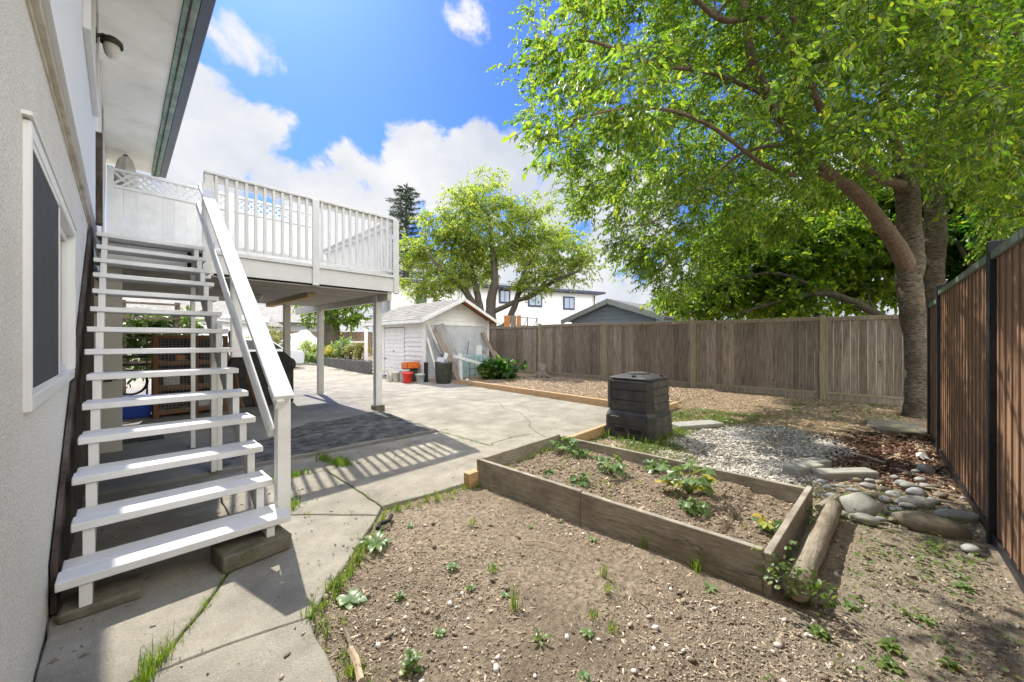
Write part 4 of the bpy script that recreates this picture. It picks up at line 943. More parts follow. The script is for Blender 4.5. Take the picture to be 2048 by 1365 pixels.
def limb(mb, pts, rad, n=10, knob=.06, k=6):
    rs_ = resample(pts, rad, k); b0 = len(mb.v)
    mb.tube([p for p, _ in rs_], [r_ for _, r_ in rs_], n, cap=True)
    for i in range(b0, len(mb.v)):
        p = Vector(mb.v[i]); ax = min(rs_, key=lambda q: (q[0] - p).length)
        f = 1 + knob * mnoise.noise(p * 3.2) * 2 + knob * .6 * mnoise.noise(p * 9)
        mb.v[i] = tuple(ax[0] + (p - ax[0]) * f)
    return [(*p, r_) for p, r_ in rs_]

# ---- the big cherry by the fence corner
ct = thing('cherry_tree', 'big cherry tree with reddish limb and drooping leaves in the fence corner', 'tree', (9.45, -.35, 0))
T0 = 6.75
mb = MB()
tr = limb(mb, [W(1843, 858, T0), W(1838, 800, T0), W(1835, 700, T0), W(1824, 620, T0), W(1818, 560, T0), W(1822, 520, T0), W(1818, 430, T0), W(1812, 365, T0), W(1812, 338, T0)],
          [.31, .20, .17, .175, .185, .20, .15, .16, .13], 24, .085)
trunk_o = mb.build('trunk', M['bark'], ct, smooth=True)
mb = MB(); nodes = []
A_l = [W(1822, 560, 6.76), W(1810, 522, 6.68), W(1785, 478, 6.45), W(1742, 418, 6.25), W(1700, 375, 6.1), W(1655, 345, 5.95), W(1590, 285, 5.7), W(1535, 190, 5.4), W(1500, 100, 5.2), W(1485, -40, 5.1)]
nodes += limb(mb, A_l, [.12, .14, .12, .10, .095, .085, .075, .065, .055, .035], 12, .07)
B_l = [W(1812, 372, T0), W(1785, 365, 6.6), W(1750, 350, 6.3), W(1700, 300, 6.0), W(1640, 215, 5.6), W(1600, 90, 5.3), W(1570, -60, 5.1)]
nodes += limb(mb, B_l, [.10, .07, .06, .055, .05, .045, .03], 10, .06)
C_l = [W(1808, 345, T0), W(1795, 300, 6.8), W(1775, 220, 6.9), W(1765, 120, 7.0), W(1750, -60, 7.0)]
nodes += limb(mb, C_l, [.10, .085, .075, .06, .04], 10, .06)
D_l = [W(1815, 350, T0), W(1845, 312, 6.8), W(1882, 250, 6.9), W(1905, 170, 7.0), W(1950, 40, 7.0)]
nodes += limb(mb, D_l, [.12, .10, .09, .07, .05], 10, .06)
S_l = [W(1808, 360, 6.7), W(1776, 340, 6.5), W(1782, 300, 6.4), W(1760, 262, 6.2)]
limb(mb, [W(1812, 350, 6.7), W(1800, 318, 6.6), W(1790, 290, 6.6)], [.05, .045, .02], 8, .05)
for pl, r_ in (([A_l[5], W(1540, 320, 5.4), W(1420, 290, 4.9), W(1290, 250, 4.4), W(1190, 245, 4.1), W(1130, 262, 3.95)], [.032, .028, .024, .018, .012, .006]),
               ([A_l[7], W(1440, 130, 4.9), W(1320, 95, 4.4), W(1220, 100, 4.0), W(1130, 60, 3.6)], [.032, .026, .02, .014, .007]),
               ([A_l[6], W(1500, 300, 5.6), W(1400, 380, 5.5), W(1300, 420, 5.5), W(1230, 440, 5.6)], [.032, .025, .02, .014, .007]),
               ([B_l[4], W(1560, 60, 5.0), W(1450, -40, 4.3), W(1300, -140, 3.9)], [.04, .035, .03, .02]),
               ([D_l[3], W(1960, 130, 6.4), W(2060, 60, 5.8)], [.05, .04, .03])):
    nodes += limb(mb, [p + Vector((RNG.normal(0, .10), RNG.normal(0, .10), RNG.normal(0, .12))) * (1 if 0 < i_ else 0) for i_, p in enumerate(pl)], r_, 8, .04)
left_edge = [(-900, 1150), (-300, 1090), (0, 1050), (60, 1030), (120, 1030), (180, 1015), (215, 1045), (270, 1055), (340, 1085), (400, 1100), (440, 1165), (480, 1195), (520, 1230), (560, 1262), (600, 1280), (622, 1330)]
def left_u(v):
    for i in range(len(left_edge) - 1):
        if left_edge[i][0] <= v <= left_edge[i + 1][0]:
            t = (v - left_edge[i][0]) / (left_edge[i + 1][0] - left_edge[i][0]); return left_edge[i][1] * (1 - t) + left_edge[i + 1][1] * t
    return 1e9 if v > 622 else 1150
cc = []; tries = 0; ctr = np.array([8.0, .8, 5.5])
cot = 1 / math.tan(SUN_EL); sxk, syk = cot * math.cos(SUN_AZ), cot * math.sin(SUN_AZ)
while len(cc) < 1650 and tries < 1500000:
    tries += 1
    x, y, z = RNG.uniform(1.8, 13), RNG.uniform(-6, 8), RNG.uniform(1.9, 9.4)
    rh = math.hypot(x - 9.2, y + .3)
    if rh > 7.8: continue
    ztop = 5.0 + 4.4 * math.sqrt(max(0, 1 - (rh / 8) ** 2)); zlow = 2.2 + .9 * abs(math.sin(rh * .9)) if rh > 3 else 3.8
    if z > ztop or z < zlow: continue
    if (z - zlow) > .9 and (ztop - z) > 1.1 and RNG.random() < .35: continue
    u, v, d = proj(x, y, z)
    if d < 2.9: continue
    if d > 8.5 and RNG.random() < .3: continue
    if u < left_u(v) + 175 / d - 4: continue
    if v > 505 and u > 1480: continue
    if v > 395 and 1600 < u < 1960: continue
    if v > 330 and 1740 < u < 1905 and d < 8: continue
    if u > 2500 or v < -900: continue
    # sunlit parts of the yard stay sunlit
    gx, gy = x - z * sxk, y - z * syk
    lim = .05 if gx < 4.6 else (1.35 if gx < 7.3 else .9)
    if gy > lim + .35 and RNG.random() < .97: continue
    if gx < 4.6 and gy > -.9 and RNG.random() < .45: continue
    if gx < 8.4 and -3.2 < gy < .8:      # sun flecks: holes in the crown line up along the rays
        nz_ = mnoise.noise(Vector((gx * 1.25, gy * .9, 4))) + .5 * mnoise.noise(Vector((gx * 2.9, gy * 2.2, 9)))
        if nz_ > -.05 and RNG.random() < .95: continue
    cc.append((x, y, z))
cc = np.array(cc); print('cherry clusters', len(cc), tries)
grow(mb, nodes, list(cc), r0=.010, sag=.2, n=5, rk=.003)
tm = MB(); Pp, Dd = cluster_points(cc, 13, 19, .46, tm, out_from=np.array([9.2, -.3, 4.6]), droop=.3)
bo = mb.build('branches', M['bark_red'], ct, smooth=True); tm.build('twigs', M['bark_dark'], bo)
leaves('crown', Pp, Dd, .042, .088, .76, M['leaf'], ct, droop=.6, spread=.65)

# ---- generic broadleaf tree made of ellipsoid lobes
def broadleaf(name, label, limbs, lobes, ncl, ntw, nlf, rad, lmin, lmax, wid, lm, bm='bark_dark', group=None, keep=None, droop=.4, loc=None, spread=.7, r0=.02):
    t = thing(name, label, 'tree', loc or tuple(limbs[0][0][0]), 0, group)
    mb = MB(); nd = []
    tk = MB(); nd += limb(tk, *limbs[0], 12, .09); tk.build('trunk', M[bm], t, smooth=True)
    for pts, r_ in limbs[1:]: nd += limb(mb, pts, r_, 8, .08)
    cs = []; wts = np.array([l[1][0] * l[1][1] * l[1][2] for l in lobes]); wts = wts / wts.sum(); k = 0
    while len(cs) < ncl and k < ncl * 60:
        k += 1
        c, s_ = lobes[RNG.choice(len(lobes), p=wts)]; p = norm(RNG.normal(0, 1, (1, 3)))[0] * (RNG.random() ** .42)
        q = np.array(c) + p * np.array(s_)
        if keep and not keep(q): continue
        cs.append(q)
    grow(mb, nd, cs, r0=r0, sag=.15, n=5, rk=.004); mb.build('branches', M[bm], t, smooth=True)
    P, D = cluster_points(cs, ntw, nlf, rad, None, droop=.25)
    leaves('crown', P, D, lmin, lmax, wid, M[lm], t, droop=droop, spread=spread); return t

# ---- many stemmed tree behind the shed
B0 = W(985, 700, 19.3)
def stem(*a): return [W(u, v, d) for u, v, d in a]
broadleaf('plum_tree', 'spreading multi stemmed tree with light green crown behind the shed', [
    (stem((982, 690, 19.3), (982, 650, 19.3), (982, 600, 19.3), (990, 560, 19.2), (985, 500, 19.2), (978, 430, 19.2)), [.34, .28, .24, .2, .13, .05]),
    (stem((975, 660, 19.3), (960, 630, 19.2), (942, 600, 19), (925, 575, 18.8), (890, 545, 18.4), (850, 500, 18)), [.22, .2, .18, .14, .09, .04]),
    (stem((965, 640, 19.2), (955, 590, 19.2), (945, 545, 19.2), (930, 490, 19)), [.2, .17, .13, .07]),
    (stem((985, 660, 19.3), (1010, 650, 19.2), (1030, 610, 19), (1040, 580, 18.9), (1070, 560, 18.6), (1120, 545, 18)), [.2, .18, .16, .14, .09, .04]),
    (stem((988, 622, 19.3), (1010, 612, 19.1), (1035, 600, 18.9), (1065, 590, 18.6), (1110, 560, 18.2), (1160, 540, 17.6)), [.14, .13, .12, .11, .09, .05]),
    (stem((1035, 590, 18.9), (1050, 540, 18.8), (1075, 500, 18.8)), [.12, .09, .05])],
    [(W(u_, v_, 19.2 + random.uniform(-1.2, 1.2)), (r_, r_, r_ * .75)) for u_, v_, r_ in ((955, 400, 1.3), (985, 360, .9), (1000, 430, 1.5), (1060, 425, 1.3), (930, 455, 1.5), (880, 450, 1.2), (905, 395, .7), (1085, 480, 1.5), (1140, 500, 1.2), (1020, 500, 1.6), (950, 520, 1.5), (870, 510, 1.4), (825, 490, 1.0), (820, 545, 1.0), (875, 570, 1.1), (1160, 545, .9), (1090, 545, 1.2), (1010, 345, .5), (1170, 515, .6), (845, 585, .7), (1120, 460, .8), (905, 540, 1.2), (1050, 570, .7))],
    600, 9, 12, .62, .10, .17, .7, 'leaf2', bm='bark_dark', droop=.5, r0=.03)

# ---- maple mass behind the back fence, and the dark trees beyond the side fence
broadleaf('maple_tree', 'dense bright green maple rising just behind the board fence', [
    (stem((1640, 700, 10.6), (1640, 640, 10.6), (1620, 600, 10.7), (1590, 560, 10.9)), [.16, .14, .12, .08]),
    (stem((1860, 670, 10.2), (1780, 640, 10.2), (1700, 600, 10.3), (1640, 585, 10.4), (1560, 600, 10.5), (1480, 625, 10.6)), [.12, .11, .10, .09, .06, .03]),
    (stem((1640, 585, 10.4), (1600, 560, 10.6), (1540, 545, 10.8), (1450, 560, 11)), [.06, .05, .04, .02])],
    [(W(1400, 600, 12.5), (1.3, 1.5, .75)), (W(1520, 560, 12.0), (1.6, 1.7, 1.1)), (W(1620, 500, 12.0), (1.6, 1.8, 1.3)), (W(1730, 520, 11.6), (1.4, 1.7, 1.5)), (W(1700, 420, 12.5), (1.6, 1.7, 1.5)), (W(1480, 470, 13), (1.5, 1.6, 1.2)), (W(1560, 615, 11.6), (2.2, 1.0, .35))],
    560, 12, 11, .6, .11, .18, .95, 'leaf', bm='bark_dark', droop=.3, keep=lambda q: q[0] > FX + .35)
broadleaf('leaning_birch', 'second pale trunk rising close behind the cherry above the side fence', [
    (stem((1874, 740, 8.2), (1872, 640, 8.2), (1867, 560, 8.2), (1872, 470, 8.2), (1870, 400, 8.2), (1872, 330, 8.2), (1880, 240, 8.2), (1890, 100, 8.2)), [.20, .19, .17, .175, .165, .16, .12, .06])],
    [(W(1960, 180, 8.6), (1.3, 1.6, 1.6)), (W(1880, 100, 9.0), (1.5, 1.5, 1.4))], 60, 9, 12, .55, .08, .13, .55, 'leaf_dark', bm='bark', droop=.6)
broadleaf('dark_maple', 'dark leafy tree filling the right edge beyond the side fence', [
    (stem((1950, 660, 9.6), (1950, 560, 9.6), (1945, 450, 9.6), (1960, 330, 9.6)), [.16, .14, .11, .06]),
    (stem((1950, 545, 9.6), (1930, 510, 9.6), (1905, 470, 9.8)), [.06, .05, .03])],
    [(W(1900, 280, 11.5), (1.9, 2.0, 1.5)), (W(1960, 480, 10.5), (1.7, 1.9, 1.5)), (W(2060, 400, 9.5), (1.8, 2.0, 1.8)), (W(1950, 350, 11.0), (1.8, 1.9, 1.7)), (W(2200, 300, 9), (2, 2, 2.2)), (W(1960, 570, 10.8), (2.0, 1.6, 1.0)), (W(2060, 180, 10.5), (2, 2, 2)), (W(2150, 480, 8.6), (1.3, 1.3, 1.2))],
    700, 13, 11, .6, .11, .18, .95, 'leaf_dark', bm='bark_dark', droop=.3, keep=lambda q: q[1] < RY - .45)
broadleaf('garden_tree', 'far garden tree with bright hanging leaves seen under the deck beam', [
    (stem((664, 690, 27), (664, 650, 27), (662, 600, 27), (665, 560, 27)), [.55, .5, .42, .3])],
    [(W(690, 625, 26.5), (1.6, 1.6, 1.0)), (W(632, 635, 26), (1.0, 1.2, .9)), (W(700, 570, 27), (2.6, 2.4, 1.6)), (W(640, 590, 27), (1.8, 1.8, 1.3)), (W(715, 640, 26), (.7, .7, .7))],
    120, 9, 9, .7, .16, .28, .8, 'leaf', bm='bark_dark', droop=.5)
# tall conifer
cf = thing('conifer', 'tall blue green conifer standing behind the light green tree', 'tree', tuple(W(812, 690, 36)))
base, top = W(812, 700, 36), W(812, 372, 36)
mb = MB(); mb.tube([base, base.lerp(top, .5), top], [.5, .28, .03], 8); mb.build('trunk', M['bark_dark'], cf)
Ps, Ds = [], []; mb = MB()
for k in range(200):
    t = (k + .5) / 200; z = base.z + 1.5 + (top.z - base.z - 1.6) * t; R_ = (1 - t) ** .55 * 3.9 * RNG.uniform(.6, 1.1) + .4; a = k * 2.4 + RNG.uniform(-.5, .5); c = np.array((base.x, base.y, z))
    d = np.array((math.cos(a), math.sin(a), .18 + .25 * t)); L_ = R_ * RNG.uniform(.75, 1.1); e = c + d * L_ + np.array([0, 0, -.14 * L_])
    mb.tube([c, c + d * L_ * .5, e], [.04, .03, .01], 4, cap=False)
    m_ = int(60 + 60 * R_ / 3); tt = RNG.uniform(.15, 1, m_); P = c + d * (tt * L_)[:, None] + np.array([0, 0, -.14]) * (tt ** 2 * L_)[:, None]
    side = np.array((-d[1], d[0], 0)); sg = RNG.choice([-1, 1], m_); wv = (1 - tt * .6) * .35 * R_ / 2.2; P = P + side * (sg * RNG.uniform(0, 1, m_) * wv)[:, None] + np.array([0, 0, -.1]) * RNG.random(m_)[:, None]
    Ps.append(P); Ds.append(d + side * sg[:, None] * .7 + np.array([0, 0, -.25]))
mb.build('branches', M['bark_dark'], cf)
leaves('crown', np.concatenate(Ps), norm(np.concatenate(Ds)), .14, .34, .34, M['needle'], cf, droop=.2, spread=.35)

# ================================================================ SHED
sh = thing('shed', 'small white clapboard garden shed with low pitched shingle roof', 'shed', (8.8, 13, 0))
SX0, SX1, SY0, SY1, EZ, PZ = 7.30, 10.35, 11.25, 15.0, 2.22, 2.93
SM = (SX0 + SX1) / 2
def shed_clap(axis, c, a0, a1, z0, z1, step=.165, hole=None, sgn=-1):
    mb = MB(); z = z0
    while z < z1 - .01:
        zz = min(z + step, z1)
        segs = [(a0, a1)]
        if hole and z < hole[3] and zz > hole[2]: segs = [(a0, hole[0]), (hole[1], a1)]
        for p, q in segs:
            if axis == 'x':  # wall in plane x=c, boards lap outwards
                mb.extr([(c, p, z), (c + sgn * .036, p, z), (c + sgn * .004, p, zz), (c, p, zz)], (0, q - p, 0))
            else:
                mb.extr([(p, c, z), (p, c + sgn * .022, z), (p, c + sgn * .006, zz), (p, c, zz)], (q - p, 0, 0))
        z = zz
    return mb
shed_clap('x', SX0, SY0 + .02, SY1, .06, EZ, hole=(12.45, 14.0, -.1, 1.93)).build('wall', M['white2'], sh)
mb = MB(); mb.bb(SX0 + .003, SX0 + .06, SY0, SY1, 0, EZ); mb.bb(SX1 - .06, SX1, SY0, SY1, 0, EZ); mb.bb(SX0 + .06, SX1 - .06, SY1 - .06, SY1, 0, EZ)
mb.extr([(SX0 + .02, SY0 + .01, EZ), (SX1 - .02, SY0 + .01, EZ), (SM, SY0 + .01, PZ - .02)], (0, .06, 0)); mb.bb(SX0 + .061, SX1 - .061, SY0 + .01, SY0 + .06, 0, EZ)
mb.build('wall_core', M['white2'], sh)
mb = MB(); mb.bb(SX0 + .09, SX1 - .1, SY0 - .012, SY0 + .008, .02, 1.98); mb.build('front_sheet', M['frost'], sh)
mb = MB(); z = 2.0
while z < PZ - .12:
    zz = min(z + .15, PZ - .08); hw = (SX1 - SX0) / 2 * min(1, (PZ - zz) / (PZ - EZ + .04)); mb.extr([(SM - hw, SY0, z), (SM - hw, SY0 - .022, z), (SM - hw, SY0 - .006, zz), (SM - hw, SY0, zz)], (2 * hw, 0, 0)); z = zz
mb.build('gable', M['white2'], sh)
mb = MB(); mb.bb(SX0 - .03, SX0 + .085, SY0 - .035, SY0 - .003, 0, EZ); mb.bb(SX0 - .03, SX0 - .002, SY0 - .002, SY0 + .09, 0, EZ); mb.bb(SX1 - .08, SX1 + .03, SY0 - .035, SY0 - .003, 0, EZ); mb.bb(SX0 + .09, SX1 - .085, SY0 - .03, SY0 - .014, 1.97, 2.03); mb.build('corner_trim', M['white2'], sh, bev=.003)
# roof
ov = .30; pitch = (PZ - EZ) / ((SX1 - SX0) / 2)
for s in (-1, 1):
    mb = MB(); nrow = 10; xe = SM + s * ((SX1 - SX0) / 2 + ov); ze = EZ - ov * pitch + .06
    for r_ in range(nrow):
        t0, t1 = r_ / nrow, (r_ + 1) / nrow + .01; y = SY0 - .38 - (.15 if r_ % 2 else 0)
        xa, xb = xe + (SM - xe) * t0, xe + (SM - xe) * min(t1, 1); za, zb = ze + (PZ + .06 - ze) * t0, ze + (PZ + .06 - ze) * min(t1, 1)
        y = SY0 - .38
        while y < SY1 + .35:
            y2 = min(y + .33 * random.uniform(.9, 1.1), SY1 + .35)
            lift = random.uniform(0, .006)
            mb.add([(xa, y, za + .012 + lift), (xa, y2 - .006, za + .012 + lift), (xb, y2 - .006, zb), (xb, y, zb), (xa, y, za - .004), (xa, y2 - .006, za - .004)], [(0, 1, 2, 3), (4, 5, 1, 0)]); y = y2
    mb.build('roof', M['shingle'], sh)
    mb = MB(); mb.extr([(xe, SY0 - .37, ze - .03), (SM, SY0 - .37, PZ + .03), (SM, SY0 - .37, PZ + .05), (xe, SY0 - .37, ze - .006)], (0, SY1 - SY0 + .7, 0)); mb.build('roof_deck', M['orangewood'] if s > 0 else M['white2'], sh)
    mb = MB(); a, b = (xe, SY0 - .385, ze - .05), (SM, SY0 - .385, PZ + .01); mb.bar(a, b, .022, .11, up=(0, 0, 1)); mb.build('barge_board', M['white2'], sh)
mb = MB(); xe = SX0 - ov; mb.bb(xe - .025, xe, SY0 - .37, SY1 + .33, EZ - ov * pitch - .06, EZ - ov * pitch + .05); mb.build('fascia', M['white2'], sh)
mb = MB(); 
for z0 in np.arange(.06, 1.9, .155):
    z1 = min(z0 + .155, 1.9); mb.extr([(SX0 - .0, 12.49, z0), (SX0 - .030, 12.49, z0), (SX0 - .014, 12.49, z1), (SX0, 12.49, z1)], (0, 1.47, 0))
dd = mb.build('door', M['white2'], sh)
mb = MB(); mb.bb(SX0 - .004, SX0 + .002, 12.455, 12.485, .02, 1.92); mb.bb(SX0 - .004, SX0 + .002, 13.965, 13.995, .02, 1.92); mb.bb(SX0 - .004, SX0 + .002, 12.455, 13.995, 1.905, 1.925); mb.bb(SX0 - .006, SX0 + .002, 12.46, 13.99, .0, .055); mb.build('door_gap', M['blackrubber'], dd)
mb = MB(); mb.tube([(SX0 - .035, 13.2, 1.02), (SX0 - .07, 13.2, 1.02)], .022, 8); mb.box((SX0 - .04, 13.9, .72), (.03, .16, .03)); mb.build('handle', M['lampmetal'], dd)
mb = MB(); mb.bar((SX0 - .10, SY0 - .25, EZ - .05), (SX0 + .62, SY0 - .18, .95), .10, .035); mb.build('brace', M['white2'], sh, label='loose pale diagonal board at the shed corner')

def leaning(name, a, b, w, t, m, label, up=(0, 0, 1), cat='plank'):
    mb = MB(); mb.bar(a, b, w, t, up=up); return tag(mb.build(name, M[m], bev=.003), label, cat)
Yf = SY0 - .03
leaning('plank', (8.02, 10.15, 0), (7.72, Yf - .02, 1.78), .17, .035, 'oldplank', 'long knotty plank leaning on the shed front, just right of the trash can', up=(0, 1, .3))
leaning('plank', (8.25, 10.25, 0), (7.95, Yf - .02, 1.55), .13, .04, 'oldplank', 'narrower brown plank leaning second behind the long knotty one', up=(0, 1, .3))
leaning('plank', (8.62, 10.75, .2), (7.9, Yf - .05, 1.98), .36, .025, 'greyboard', 'wide grey board leaning steeply across the shed front', up=(0, 1, .3))
leaning('plank', (7.62, 10.9, .3), (7.42, Yf - .03, 1.5), .07, .03, 'white2', 'thin white strip leaning near the shed corner', up=(0, 1, .3))
leaning('plank', (10.55, 10.55, 0.05), (10.0, Yf - .02, 1.75), .16, .035, 'oldplank', 'tall dark plank leaning at the right end of the shed front', up=(0, 1, .3))
leaning('plank', (10.3, 10.45, 0.05), (9.75, 10.95, 1.05), .13, .035, 'oldplank', 'shorter pair plank leaning low at the right end of the shed', up=(0, 1, .3))
leaning('plank', (10.9, 10.5, 0.05), (10.35, 10.95, .98), .20, .03, 'oldplank', 'short broad board leaning beside the back fence', up=(0, 1, .3))
leaning('stick', (9.0, 10.95, .85), (9.3, Yf - .02, 1.38), .02, .02, 'blackmetal', 'thin dark rod leaning on the grey shed sheeting', cat='stick')
mb = MB(); mb.box((9.15, 10.7, .45), (1.25, .03, .86), rz=-.1); tag(mb.build('teal_sheet', M['teal'], bev=.01), 'pale teal panel standing on edge against the shed front', 'panel')
tr_ = thing('wire_trellis', 'bent dark wire grid in front of the teal panel', 'trellis', (9.2, 10.5, 0)); mb = MB()
for i in range(5): mb.tube([(8.75 + i * .25, 10.5, .02), (8.75 + i * .24 + .04, 10.53, .45), (8.8 + i * .22, 10.58, .8)], .008, 5)
mb.build('uprights', M['blackmetal'], tr_); mb = MB()
for z in (.15, .38, .6): mb.tube([(8.7, 10.49, z), (9.3, 10.5, z + .03), (9.85, 10.5, z - .03)], .008, 5)
mb.build('crossbars', M['blackmetal'], tr_)
mb = MB(); mb.box((9.55, 10.9, 1.02), (.26, .03, .42), rz=-.1); tag(mb.build('white_board', M['white']), 'small white board standing above the teal panel', 'board')
mk = thing('white_post', 'white painted T shaped post leaning in front of the shed', 'post', (8.18, 10.3, 0))
mb = MB(); mb.bar((8.15, 10.25, 0), (8.15, 10.30, .98), .11, .10, up=(0, 1, 0)); mb.build('upright', M['white'], mk, bev=.004)
mb = MB(); mb.bar((7.9, 10.33, .88), (9.95, 9.75, .28), .09, .10); mb.build('arm', M['white'], mk, bev=.004)

# trash can, buckets, crate, can
tc_ = thing('trash_can', 'dark olive plastic trash can full of rubbish by the shed', 'trash can', (7.42, 10.15, 0))
def lathe_part(c, prof, m, nm, par, n=28, cap=False): 
    mb = MB(); mb.lathe(c, prof, n, cap); return mb.build(nm, M[m], par, smooth=True)
lathe_part((7.40, 10.2, 0), [(.0, .01), (.235, .01), (.24, .03), (.27, .35), (.275, .36), (.285, .62), (.30, .64), (.305, .70), (.29, .70), (.28, .66), (.0, .64)], 'bingreen', 'can_body', tc_)
mb = MB()
for k in range(28):
    a = k * 2 * math.pi / 28; mb.bar((7.40 + .246 * math.cos(a), 10.2 + .246 * math.sin(a), .05), (7.40 + .281 * math.cos(a), 10.2 + .281 * math.sin(a), .60), .012, .012)
mb.build('ribs', M['bingreen'], tc_)
mb = MB(); mb.box((7.33, 10.2, .74), (.30, .26, .18), M=Matrix.Rotation(.4, 3, 'Y') @ Matrix.Rotation(.5, 3, 'Z')); tag(mb.build('rubbish', M['frost'], bev=.02), 'grey crumpled sheet sticking out of the trash can', 'rubbish')
mb = MB(); mb.box((7.48, 10.22, .86), (.14, .02, .30), M=Matrix.Rotation(.35, 3, 'Y')); tag(mb.build('white_box', M['white'], bev=.004), 'small white box tilted in the trash can', 'box')
def bucket(c, r_, h, m, label, group='buckets and tubs standing by the shed door'):
    t = thing('bucket', label, 'bucket', c, 0, group)
    lathe_part(c, [(.0, .005), (r_ * .78, .005), (r_ * .8, .02), (r_ * .97, h * .8), (r_ * 1.06, h * .82), (r_ * 1.06, h), (r_ * .96, h), (r_ * .92, h * .9), (.0, h * .12)], m, 'bucket_body', t, 22)
    mb = MB(); mb.tube([(c[0] + r_ * math.cos(a), c[1] + r_ * math.sin(a) * .4 - r_ * .5, c[2] + h * .9 - .05 * math.sin(a)) for a in np.linspace(0, math.pi, 8)], .006, 5); mb.build('handle', M['wire'], t); return t
bucket((6.62, 11.15, 0), .17, .36, 'red', 'bright red bucket standing in front of the shed door')
bucket((6.98, 10.95, 0), .155, .30, 'greybucket', 'grubby grey pail right of the red bucket')
bucket((6.68, 11.45, 0), .165, .44, 'greybucket', 'tall grey tub directly behind the red bucket')
bucket((6.60, 11.85, 0), .13, .34, 'cream', 'dull cream tub left of the red bucket')
mb = MB()
for (c, d) in (((6.95, 11.5, .46), (.5, .36, .02)), ((6.71, 11.5, .56), (.02, .36, .22)), ((7.19, 11.5, .56), (.02, .36, .22)), ((6.95, 11.33, .56), (.5, .02, .22)), ((6.95, 11.67, .56), (.5, .02, .22))): mb.box(c, d, rz=.0)
cr_ = mb.build('orange_crate', M['orange'], bev=.004); tag(cr_, 'orange plastic crate stacked above the buckets at the shed', 'crate')
mb = MB(); mb.bb(6.75, 7.15, 11.36, 11.64, 0, .45); tag(mb.build('storage_tub', M['bingreen'], bev=.02), 'dark tub carrying the orange crate', 'tub')
wc = thing('watering_can', 'pale watering can with long spout beside the buckets', 'watering can', (6.5, 12.1, 0))
lathe_part((6.52, 12.1, 0), [(.0, .0), (.13, .0), (.135, .02), (.12, .32), (.06, .36), (.055, .37)], 'cream', 'can_body', wc, 18)
mb = MB(); mb.tube([(6.45, 12.05, .06), (6.36, 11.95, .25), (6.28, 11.85, .46)], [.03, .02, .016], 8); mb.tube([(6.58, 12.12, .34), (6.66, 12.2, .46), (6.5, 12.1, .52), (6.44, 12.04, .40)], .012, 6); mb.build('spout', M['cream'], wc)
mb = MB(); mb.bb(7.12, 7.24, 10.85, 10.97, 0, .68); tag(mb.build('dark_pipe', M['blackrubber'], bev=.02), 'short dark upright pipe between grey pail and trash can', 'pipe')
mb = MB(); mb.lathe((8.05, 9.78, 0), [(.0, .0), (.05, .0), (.055, .06), (.03, .14), (.0, .15)], 10, cap=False); tag(mb.build('white_jug', M['white'], smooth=True), 'little white jug lying at the end of the timber edging', 'jug')

# tree stump with splayed roots
sp_ = thing('tree_stump', 'old grey tree stump on the mulch near the board fence', 'stump', (10.6, 8.5, .05)); mb = MB()
cx_, cy_ = 10.75, 8.75
mb.tube([(cx_, cy_, -.05), (cx_, cy_, .12), (cx_ + .02, cy_, .30), (cx_ + .05, cy_ + .03, .56)], [.30, .22, .17, .16], 12)
for a, l in ((2.6, .6), (3.6, .75), (4.6, .6), (1.2, .5), (5.6, .5)):
    mb.tube([(cx_, cy_, .26), (cx_ + .35 * l * math.cos(a), cy_ + .35 * l * math.sin(a), .14), (cx_ + l * math.cos(a), cy_ + l * math.sin(a), .02)], [.10, .07, .03], 8)
for i in range(len(mb.v)):
    p = Vector(mb.v[i]); f = 1 + .25 * mnoise.noise(p * 6); mb.v[i] = (cx_ + (p.x - cx_) * f, cy_ + (p.y - cy_) * f, p.z + .05 * mnoise.noise(p * 5))
mb.build('stump_body', M['oldplank'], sp_, smooth=True)

# ================================================================ UNDER THE DECK
mt = MB().box((.18, 7.62, .042), (.50, .95, .014)).build('door_mat', M['matt'], bev=.003); tag(mt, 'dark patterned rubber mat on the carport floor', 'mat')
bg_ = thing('covered_grill', 'barbecue grill under a fitted black cover', 'grill', (2.05, 9.3, .036))
mb = MB(); gx, gy = 2.12, 9.55
mb.extr([(gx - .62, gy - .3, .04), (gx + .55, gy - .3, .04), (gx + .55, gy - .3, .98), (gx + .36, gy - .3, 1.17), (gx - .42, gy - .3, 1.17), (gx - .62, gy - .3, 1.0)], (0, .6, 0)); mb.build('cover', M['dark'], bg_, bev=.03)
mb = MB(); mb.bb(gx - .6, gx - .55, gy - .28, gy + .28, .036, .06); mb.build('hem', M['blackrubber'], bg_)
cg = thing('storage_cage', 'tall shelf unit with red brown wooden frame and wire mesh doors', 'cage', (.8, 9.3, .036))
cx0, cx1, cy0, cy1 = .44, 1.42, 9.1, 9.7
for x in (cx0, .98, cx1):
    for y in (cy0, cy1): MB().bb(x - .035, x + .035, y - .03, y + .03, .04, 1.5).build('frame_post', M['crate'], cg)
mb = MB()
for z in (.12, .55, 1.0, 1.47): mb = MB(); mb.bb(cx0 + .037, .943, cy0 - .02, cy0 + .02, z - .03, z + .03); mb.bb(1.017, cx1 - .037, cy0 - .02, cy0 + .02, z - .03, z + .03); mb.build('rail', M['crate'], cg)
for z in (.14, .57, 1.02, 1.49): MB().bb(cx0 + .04, cx1 - .04, cy0 + .03, cy1 - .03, z, z + .02).build('shelf', M['oldplank'], cg)
mb = MB()
for x in np.arange(cx0 + .06, cx1 - .03, .05): mb.bb(x - .002, x + .002, cy0 - .026, cy0 - .022, .14, 1.44)
for z in np.arange(.16, 1.44, .05): mb.bb(cx0 + .04, cx1 - .04, cy0 - .031, cy0 - .027, z, z + .004)
mb.build('wire_mesh', M['wire'], cg)
